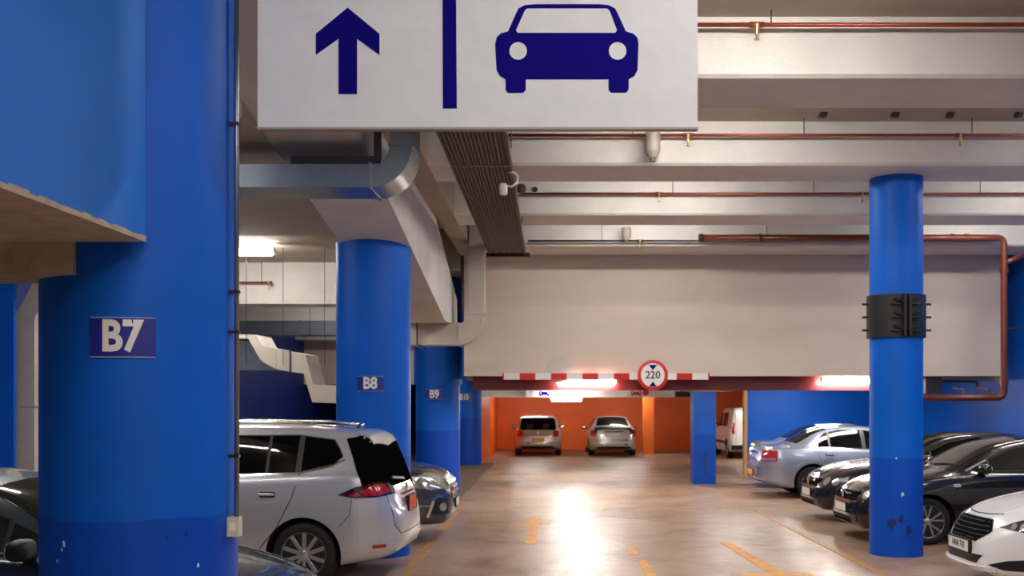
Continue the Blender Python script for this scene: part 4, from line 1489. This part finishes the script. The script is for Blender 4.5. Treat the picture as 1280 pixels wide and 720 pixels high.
# ---------------------------------------------------------------- dark grey SUV behind B8
grey = paint('dark_grey', (70, 72, 76), .6, .3)
ny = 14.75
L = SUV['L']
c = Car('off_roader', 'dark grey off-roader with chrome fog lamp surround beside pillar B9', SUV, (PX(569, ny) - L / 2 - .02, ny, 0), 0.0, grey)
X = c.X
c.wheels('five')
common(c, [(1.5, 1.12), (2.1, 1.45), (2.6, 1.55), (3.6, 1.53), (4.0, 1.35), (4.0, 1.2), (2.4, 1.13)], [(1.55, 2.5), (2.58, 3.3), (3.36, 4.0)], ((1.25, .70), (1.95, .58)),
       mirrors=(1.6, 1.15), handles=[(2.4, .95), (3.2, .97)], seams=[[(1.6, .35), (1.55, 1.05)], [(2.55, .35), (2.6, 1.08)]])
for sg in (-1, 1):
    az = 42 * sg
    P = [(-.30, .78), (-.02, .735), (.24, .75), (.26, .93), (.02, .955), (-.28, .90)]
    # oblique axes at +-42 degrees; centre the polygon on the corner
    hc = X(.22) * -math.sin(math.radians(az)) + .80 * sg * math.cos(math.radians(az))
    hl = c.patch('headlight', [(hc + u, v) for u, v in P], az, M_head, off=.008, res=.05)
    for du in (-.12, .1):
        c.patch('lamp_reflector', circ(hc + du, .84, .06, 14), az, M_chrome, off=.012, res=.04, parent=hl)
    c.patch('fog_lamp_recess', [(hc - sg * .12 + u, v) for u, v in rrect(-.14, .13, .40, .62, .03)], az, M_plast, off=.006)
    c.strip('fog_lamp_surround', [(hc + sg * .06, .37), (hc - sg * .0, .60), (hc - sg * .06, .64), (hc - sg * .26, .64)], az, M_chrome, wd=.035, off=.03)
    c.patch('fog_lamp', circ(hc - sg * .14, .50, .055, 16), az, M_head, off=.02, res=.05)
c.patch('grille', [(-.45, .60), (.45, .60), (.52, .86), (-.52, .86)], 'F', M_plast, off=.006)
for k in range(3):
    c.strip('grille_slat', [(-.48, .66 + .075 * k), (.48, .66 + .075 * k)], 'F', M_chrome, wd=.03, off=.02)
c.patch('lower_bumper', [(-.66, .30), (.66, .30), (.70, .40), (-.70, .40)], 'F', M_galv, off=.008)
c.plate('F', 0, .52, .52, .11, M_pl_w, None)
for sd in 'LR':
    c.strip('bumper_joint', [(X(.12), .52), (X(.5), .52)], sd, M_chrome, wd=.012, off=.006)

# ---------------------------------------------------------------- right row: dark hatchback behind the clamped column
def hatch_front(c, grille_z=(.56, .68), plate_txt=None, fog=True):
    X = c.X
    for sg in (-1, 1):
        az = 35 * sg
        hc = X(.16) * -math.sin(math.radians(az)) + .70 * sg * math.cos(math.radians(az))
        P = [(-.20, .58), (.16, .57), (.20, .70), (.0, .735), (-.20, .70)] if sg > 0 else [(-.16, .57), (.20, .58), (.20, .70), (0, .735), (-.20, .70)]
        hl = c.patch('headlight', [(hc + u, v) for u, v in P], az, M_headd, off=.008, res=.05)
        for du, r in ((-.085, .062), (.085, .055)):
            c.patch('lamp_reflector', circ(hc + du, .645, r, 16), az, M_head, off=.014, res=.04, parent=hl)
        if fog:
            c.patch('fog_lamp', circ(.52 * sg, .32, .05, 16), 'F', M_headd, off=.008, res=.04)
    c.patch('grille', [(-.46, grille_z[0]), (.46, grille_z[0]), (.5, grille_z[1]), (-.5, grille_z[1])], 'F', M_matte, off=.006)
    for k in range(3):
        z = grille_z[0] + .025 + (grille_z[1] - grille_z[0] - .04) * k / 2
        c.strip('grille_slat', [(-.46, z), (.46, z)], 'F', M_matte, wd=.012, off=.016)
    c.patch('lower_grille', rrect(-.42, .42, .24, .34, .03), 'F', M_plast, off=.005)
    for k in range(3):
        c.strip('grille_slat', [(-.40, .26 + .03 * k), (.40, .26 + .03 * k)], 'F', M_matte, wd=.009, off=.012)
    c.strip('bumper_line', [(-.66, .43), (0, .42), (.66, .43)], 'F', M_seam, wd=.012)
    em = c.hit(0, .635, 'F')
    obj('badge', lathe([(0, 0), (.06, 0), (.06, .03), (.04, .035), (0, .03)], 22, axis='x', center=(em.x, 0, .635)), M_chrome, c.root)
    c.plate('F', 0, .45, .52, .115, M_pl_w, plate_txt)


black = paint('black', (20, 21, 24), .3, .22)
black2 = paint('graphite', (34, 34, 36), .4, .25)
ny = 13.86 + .88
L = GOLF['L']
GL = [(1.42, .99), (2.06, 1.27), (2.5, 1.35), (3.1, 1.345), (3.55, 1.25), (3.62, 1.03), (2.4, 1.0)]
c = Car('hatchback', 'black hatchback with silver alloy wheels behind the slim blue column', GOLF, (PX(1161.5, 13.86) - .87 + L / 2, ny, 0), math.pi, black)
X = c.X
c.wheels('five2')
common(c, GL, [(1.48, 1.72), (1.75, 2.6), (2.68, 3.6)], ((1.22, .66), (2.0, .54)), mirrors=(1.58, 1.02), handles=[(2.45, .86)],
       seams=[[(1.22, .66), (1.30, .9), (1.25, .98)], [(1.50, .25), (1.42, .6), (1.40, .98)], [(2.63, .25), (2.65, .98)]], gm=M_glassg)
for sd in 'LR':
    c.strip('pillar_chrome', [(X(1.40), .98), (X(1.72), 1.13)], sd, M_alloyd, wd=.02, off=.009)
    c.patch('side_repeater', rrect(X(1.30), X(1.20), .775, .82, .018), sd, M_head, off=.01)
    c.strip('side_moulding', [(X(1.5), .50), (X(3.2), .51)], sd, M_plast, wd=.05, off=.01)
hatch_front(c, plate_txt=None)

# ---------------------------------------------------------------- second black car behind it
ny = 17.25
c = Car('hatchback', 'graphite hatchback with round headlamps between the black hatchback and silver saloon', GOLF, (PX(1011, ny) + L / 2 + .02, ny, 0), math.pi, black2)
X = c.X
c.wheels('five')
common(c, GL, [(1.48, 1.72), (1.75, 2.6), (2.68, 3.6)], ((1.22, .66), (2.0, .54)), mirrors=(1.58, 1.02), handles=[(2.45, .86)],
       seams=[[(1.50, .25), (1.42, .6), (1.40, .98)], [(2.63, .25), (2.65, .98)]])
hatch_front(c, plate_txt=None)

# ---------------------------------------------------------------- silver-blue saloon, tail to the lane
sb = paint('silver_blue', (150, 158, 176), .6, .3)
L = SEDAN['L']
ny = 20.65 + .89
VEC = [(1.42, .99), (2.06, 1.28), (2.55, 1.365), (3.0, 1.36), (3.28, 1.30), (3.42, 1.20), (3.46, 1.03), (2.4, 1.0)]


def sedan_rear(c, plm, txt, tall=False):
    X = c.X
    c.patch('rear_window', [(X(3.86), -.60), (X(3.90), 0), (X(3.86), .60), (X(3.22), .50), (X(3.18), 0), (X(3.22), -.50)], 'T', M_glass)
    for sg in (-1, 1):
        az = 180 - 40 * sg
        hc = X(4.46) * -math.sin(math.radians(az)) + .76 * sg * math.cos(math.radians(az))
        P = rrect(-.17, .17, .74, .96, .03)
        tl = c.patch('tail_light', [(hc + u, v) for u, v in P], az, M_tail, off=.008, res=.05)
        c.patch('reversing_lens', [(hc + u, v) for u, v in rrect(-.15, .15, .76, .81, .015)], az, M_head, off=.012, res=.05, parent=tl)
        c.patch('reflector', rrect(.45 * sg - .08, .45 * sg + .08, .42, .455, .01), 'B', M_reflect)
    c.strip('boot_gap', [(-.60, .97), (-.56, .70), (-.48, .62), (.48, .62), (.56, .70), (.60, .97)], 'B', M_seam)
    c.strip('boot_gap', [(X(3.95), -.62), (X(3.98), 0), (X(3.95), .62)], 'T', M_seam)
    c.strip('bumper_line', [(-.74, .60), (0, .58), (.74, .60)], 'B', M_seam, wd=.012)
    c.patch('chrome_strip', rrect(-.36, .36, .885, .915, .01), 'B', M_chrome, off=.012)
    c.plate('B', 0, .50 if not tall else .8, .52, .115, plm, txt)
    c.patch('lower_valance', rrect(-.6, .6, .29, .36, .02), 'B', M_plast, off=.005)


c = Car('saloon_car', 'silver blue saloon parked tail out with yellow number plate under the lintel', SEDAN, (PX(946, ny - .4) + L / 2, ny, 0), 0.0, sb)
X = c.X
c.wheels('five')
common(c, VEC, [(1.5, 1.75), (1.8, 2.5), (2.58, 3.20), (3.24, 3.5)], ((1.28, .66), (2.05, .54)), mirrors=(1.6, 1.0), handles=[(2.35, .86), (3.24, .89)],
       seams=[[(1.55, .25), (1.5, .95)], [(2.53, .25), (2.56, .97)], [(3.15, .35), (3.38, .7), (3.52, .99)]])
sedan_rear(c, M_pl_y, None)
for sd in 'LR':
    c.patch('fuel_flap', circ(X(3.95), .82, .085, 18), sd, sb, off=.005)
    c.strip('window_chrome', [(X(1.4), .97), (X(3.5), 1.01)], sd, M_chrome, wd=.018, off=.008)
    c.strip('side_moulding', [(X(1.4), .50), (X(3.1), .52)], sd, sb, wd=.05, off=.01)
    # flared arch lip around the rear wheel
    ar = [(X(c.L - 1.03) + .43 * math.cos(q), .325 + .43 * math.sin(q)) for q in [math.pi * (.06 + .88 * i / 14) for i in range(15)]]
    c.strip('arch_lip', ar, sd, sb, wd=.05, off=.014)

# ---------------------------------------------------------------- pale saloon behind it
ny = 24.0
sl2 = paint('light_silver', (206, 204, 196), .5, .3)
c = Car('saloon_car', 'light silver saloon showing its roof behind the silver blue saloon', SEDAN, (PX(940, ny) + SEDAN['L'] / 2, ny, 0), 0.0, sl2)
X = c.X
c.wheels('five')
common(c, VEC, [(1.5, 1.75), (1.8, 2.5), (2.58, 3.20), (3.24, 3.5)], ((1.28, .66), (2.05, .54)), mirrors=(1.6, 1.0), handles=[(2.35, .86), (3.24, .89)],
       seams=[[(1.55, .25), (1.5, .95)], [(2.53, .25), (2.56, .97)]])
sedan_rear(c, M_pl_w, None)

# ---------------------------------------------------------------- white car on the right
white = paint('white', (236, 236, 238), 0.0, .25)
ny = 10.85
L = FORD['L']
c = Car('white_car', 'white car with slatted trapezoid grille beside the slim blue column', FORD, (PX(1196, ny) + L / 2 + .10, ny, 0), math.pi, white)
X = c.X
c.wheels('five')
common(c, [(1.6, 1.0), (2.3, 1.30), (2.8, 1.38), (3.4, 1.36), (4.0, 1.2), (4.1, 1.08), (2.6, 1.02)], [(1.65, 2.6), (2.68, 3.4), (3.46, 4.05)], ((1.38, .66), (2.25, .56)), mirrors=(1.75, 1.03),
       handles=[(2.5, .9)], seams=[[(1.6, .25), (1.55, .95)], [(2.65, .25), (2.7, 1.0)]])
GP = [(-.43, .585), (-.45, .61), (-.36, .715), (-.32, .72), (.32, .72), (.36, .715), (.45, .61), (.43, .585), (.30, .495), (-.30, .495)]
g = c.patch('grille', GP, 'F', M_matte, off=.006, res=.05)
M_slat = mat('grille_slat_grey', (64, 65, 70), .6, spec=.1)
c.strip('grille_frame', GP + [GP[0]], 'F', M_slat, wd=.008, off=.007)
for k in range(5):
    z = .52 + .043 * k
    hwid = (.30 + .13 * min(1, (z - .49) / .10)) if z < .60 else (.43 - .09 * (z - .60) / .11)
    c.strip('grille_slat', [(-hwid, z), (0, z), (hwid, z)], 'F', M_slat, wd=.008, off=.008)
for sg in (-1, 1):
    az = 40 * sg
    hc = X(.38) * -math.sin(math.radians(az)) + .74 * sg * math.cos(math.radians(az))
    P = [(-.34, .655), (-.05, .63), (.30, .69), (.36, .79), (.12, .775), (-.14, .735)]
    P = [(u * sg, v) for u, v in P]
    hl = c.patch('headlight', [(hc + u, v) for u, v in P], az, M_headd, off=.006, res=.05)
    for du, v, r in ((-.18, .675, .03), (-.08, .68, .035), (.05, .70, .045), (.18, .73, .04)):
        c.patch('lamp_reflector', circ(hc + du * sg, v, r, 14), az, M_head, off=.012, res=.04, parent=hl)
    Q = [(-.36, .285), (-.18, .25), (.18, .26), (.24, .34), (.06, .375), (-.14, .35)]
    fr = c.patch('fog_lamp_recess', [(hc + u * sg - .06 * sg, v) for u, v in Q], az, M_plast, off=.005, res=.05)
    c.patch('fog_lamp', circ(hc + .06 * sg, .31, .04, 16), az, M_head, off=.012, res=.04, parent=fr)
    c.strip('bonnet_crease', [(X(.20), sg * .34), (X(.7), sg * .42), (X(1.3), sg * .48)], 'T', white, wd=.03, off=.006)
c.patch('lower_grille', [(-.36, .285), (.36, .285), (.44, .37), (-.44, .37)], 'F', M_plast, off=.005)
c.strip('front_lip', [(-.60, .25), (0, .235), (.60, .25)], 'F', white, wd=.04, off=.035)
c.strip('bonnet_edge', [(-.40, .775), (-.2, .76), (0, .755), (.2, .76), (.40, .775)], 'F', M_seam, wd=.009)
c.plate('F', 0, .435, .52, .115, M_pl_w, 'HNA 710')
em = c.hit(0, .78, 'F')

# ---------------------------------------------------------------- far room: silver hatchback and saloon, white van
def hatch_rear(c, plm, txt):
    c.patch('rear_window', [(-.60, 1.39), (.60, 1.39), (.66, .98), (.60, .95), (-.60, .95), (-.66, .98)], 'B', M_glass, off=.006)
    for sg in (-1, 1):
        P = rrect(.55, .76, .70, .93, .03)
        c.patch('tail_light', P if sg > 0 else sym(P), 'B', M_tail, off=.01)
        c.patch('headrest', rrect(.30 * sg - .11, .30 * sg + .11, 1.0, 1.17, .04), 'B', M_rub, off=.008)
    c.plate('B', 0, .58, .44, .12, plm, txt)
    c.strip('bumper_line', [(-.76, .49), (0, .47), (.76, .49)], 'B', M_chrome, wd=.05, off=.012)
    c.strip('tailgate_gap', [(-.55, .95), (-.52, .66), (.52, .66), (.55, .95)], 'B', M_seam)
    c.patch('lower_valance', rrect(-.6, .6, .28, .36, .02), 'B', M_plast, off=.005)
    em = c.hit(0, .85, 'B')
    obj('badge', lathe([(0, -.02), (.05, -.02), (.05, .02), (0, .02)], 16, axis='x', center=(em.x, 0, .85)), M_chrome, c.root)


Yh = 37.9
c = Car('hatchback', 'silver hatchback with orange number plate parked against the orange wall', dict(GOLF, wr=.30, rw=[(0, .45), (.5, .64), (1.2, .70), (1.95, .64), (2.5, .66), (3.6, .66), (4.0, .70), (4.20, .5)], top=GOLF['top'][:6] + [(2.4, 1.49), (3.0, 1.50), (3.7, 1.46), (3.88, 1.41), (3.99, 1.2), (4.10, .96), (4.15, .90), (4.20, .78)]), (PX(672.5, Yh), Yh + GOLF['L'] / 2, 0), math.pi / 2, paint('warm_silver', (188, 180, 172), .5, .3))
X = c.X
c.wheels('five')
common(c, GL, [(1.48, 1.72), (1.75, 2.6), (2.68, 3.6)], None, mirrors=(1.55, 1.02, M_plast))
hatch_rear(c, mat('plate_orange', (240, 150, 20), .4), None)
Yh = 37.4
c = Car('saloon_car', 'pale silver saloon with boot spoiler parked beside the orange pillar', SEDAN, (PX(767, Yh), Yh + SEDAN['L'] / 2, 0), math.pi / 2, paint('pale_silver', (206, 204, 198), .45, .3))
X = c.X
c.wheels('five')
common(c, VEC, [(1.5, 1.75), (1.8, 2.5), (2.58, 3.20), (3.24, 3.5)], None, mirrors=(1.6, 1.0, M_plast))
sedan_rear(c, M_pl_w, None, True)
c.patch('boot_spoiler', [(X(4.36), -.68), (X(4.36), .68), (X(4.50), .66), (X(4.52), 0), (X(4.50), -.66)], 'T', M_plast, off=.03)

Yv = 35.8
c = Car('van', 'white van with split rear doors beyond the square blue pillar', VAN, (PX(914, Yv) + .82, Yv + VAN['L'] / 2, 0), math.pi / 2, paint('van_white', (236, 232, 226), 0, .35), 'van')
X = c.X
c.wheels('disc')
c.sideglass([(1.25, 1.12), (1.75, 1.5), (2.1, 1.58), (2.25, 1.58), (2.25, 1.12)], [(1.3, 2.2)], 'LR')
c.sideglass([(2.4, 1.12), (2.4, 1.58), (3.3, 1.58), (3.3, 1.12)], [(2.4, 3.3)], 'LR')
c.mirror(1.35, 1.15, 'LR', M_plast)
for sg in (-1, 1):
    P = rrect(.70, .79, .85, 1.25, .03)
    c.patch('tail_light', P if sg > 0 else sym(P), 'B', M_tail, off=.012)
c.strip('door_gap', [(0, .5), (0, 1.68)], 'B', M_seam, wd=.014)
c.strip('door_gap', [(-.66, .5), (-.66, 1.66)], 'B', M_seam, wd=.012)
c.strip('door_gap', [(.66, .5), (.66, 1.66)], 'B', M_seam, wd=.012)
c.patch('rear_bumper', rrect(-.80, .80, .32, .48, .03), 'B', M_plast, off=.02)
c.plate('B', .1, .72, .52, .115, M_pl_w, None)
for sd in 'LR':
    c.strip('side_moulding', [(X(1.2), .55), (X(3.1), .55)], sd, M_plast, wd=.10, off=.012)
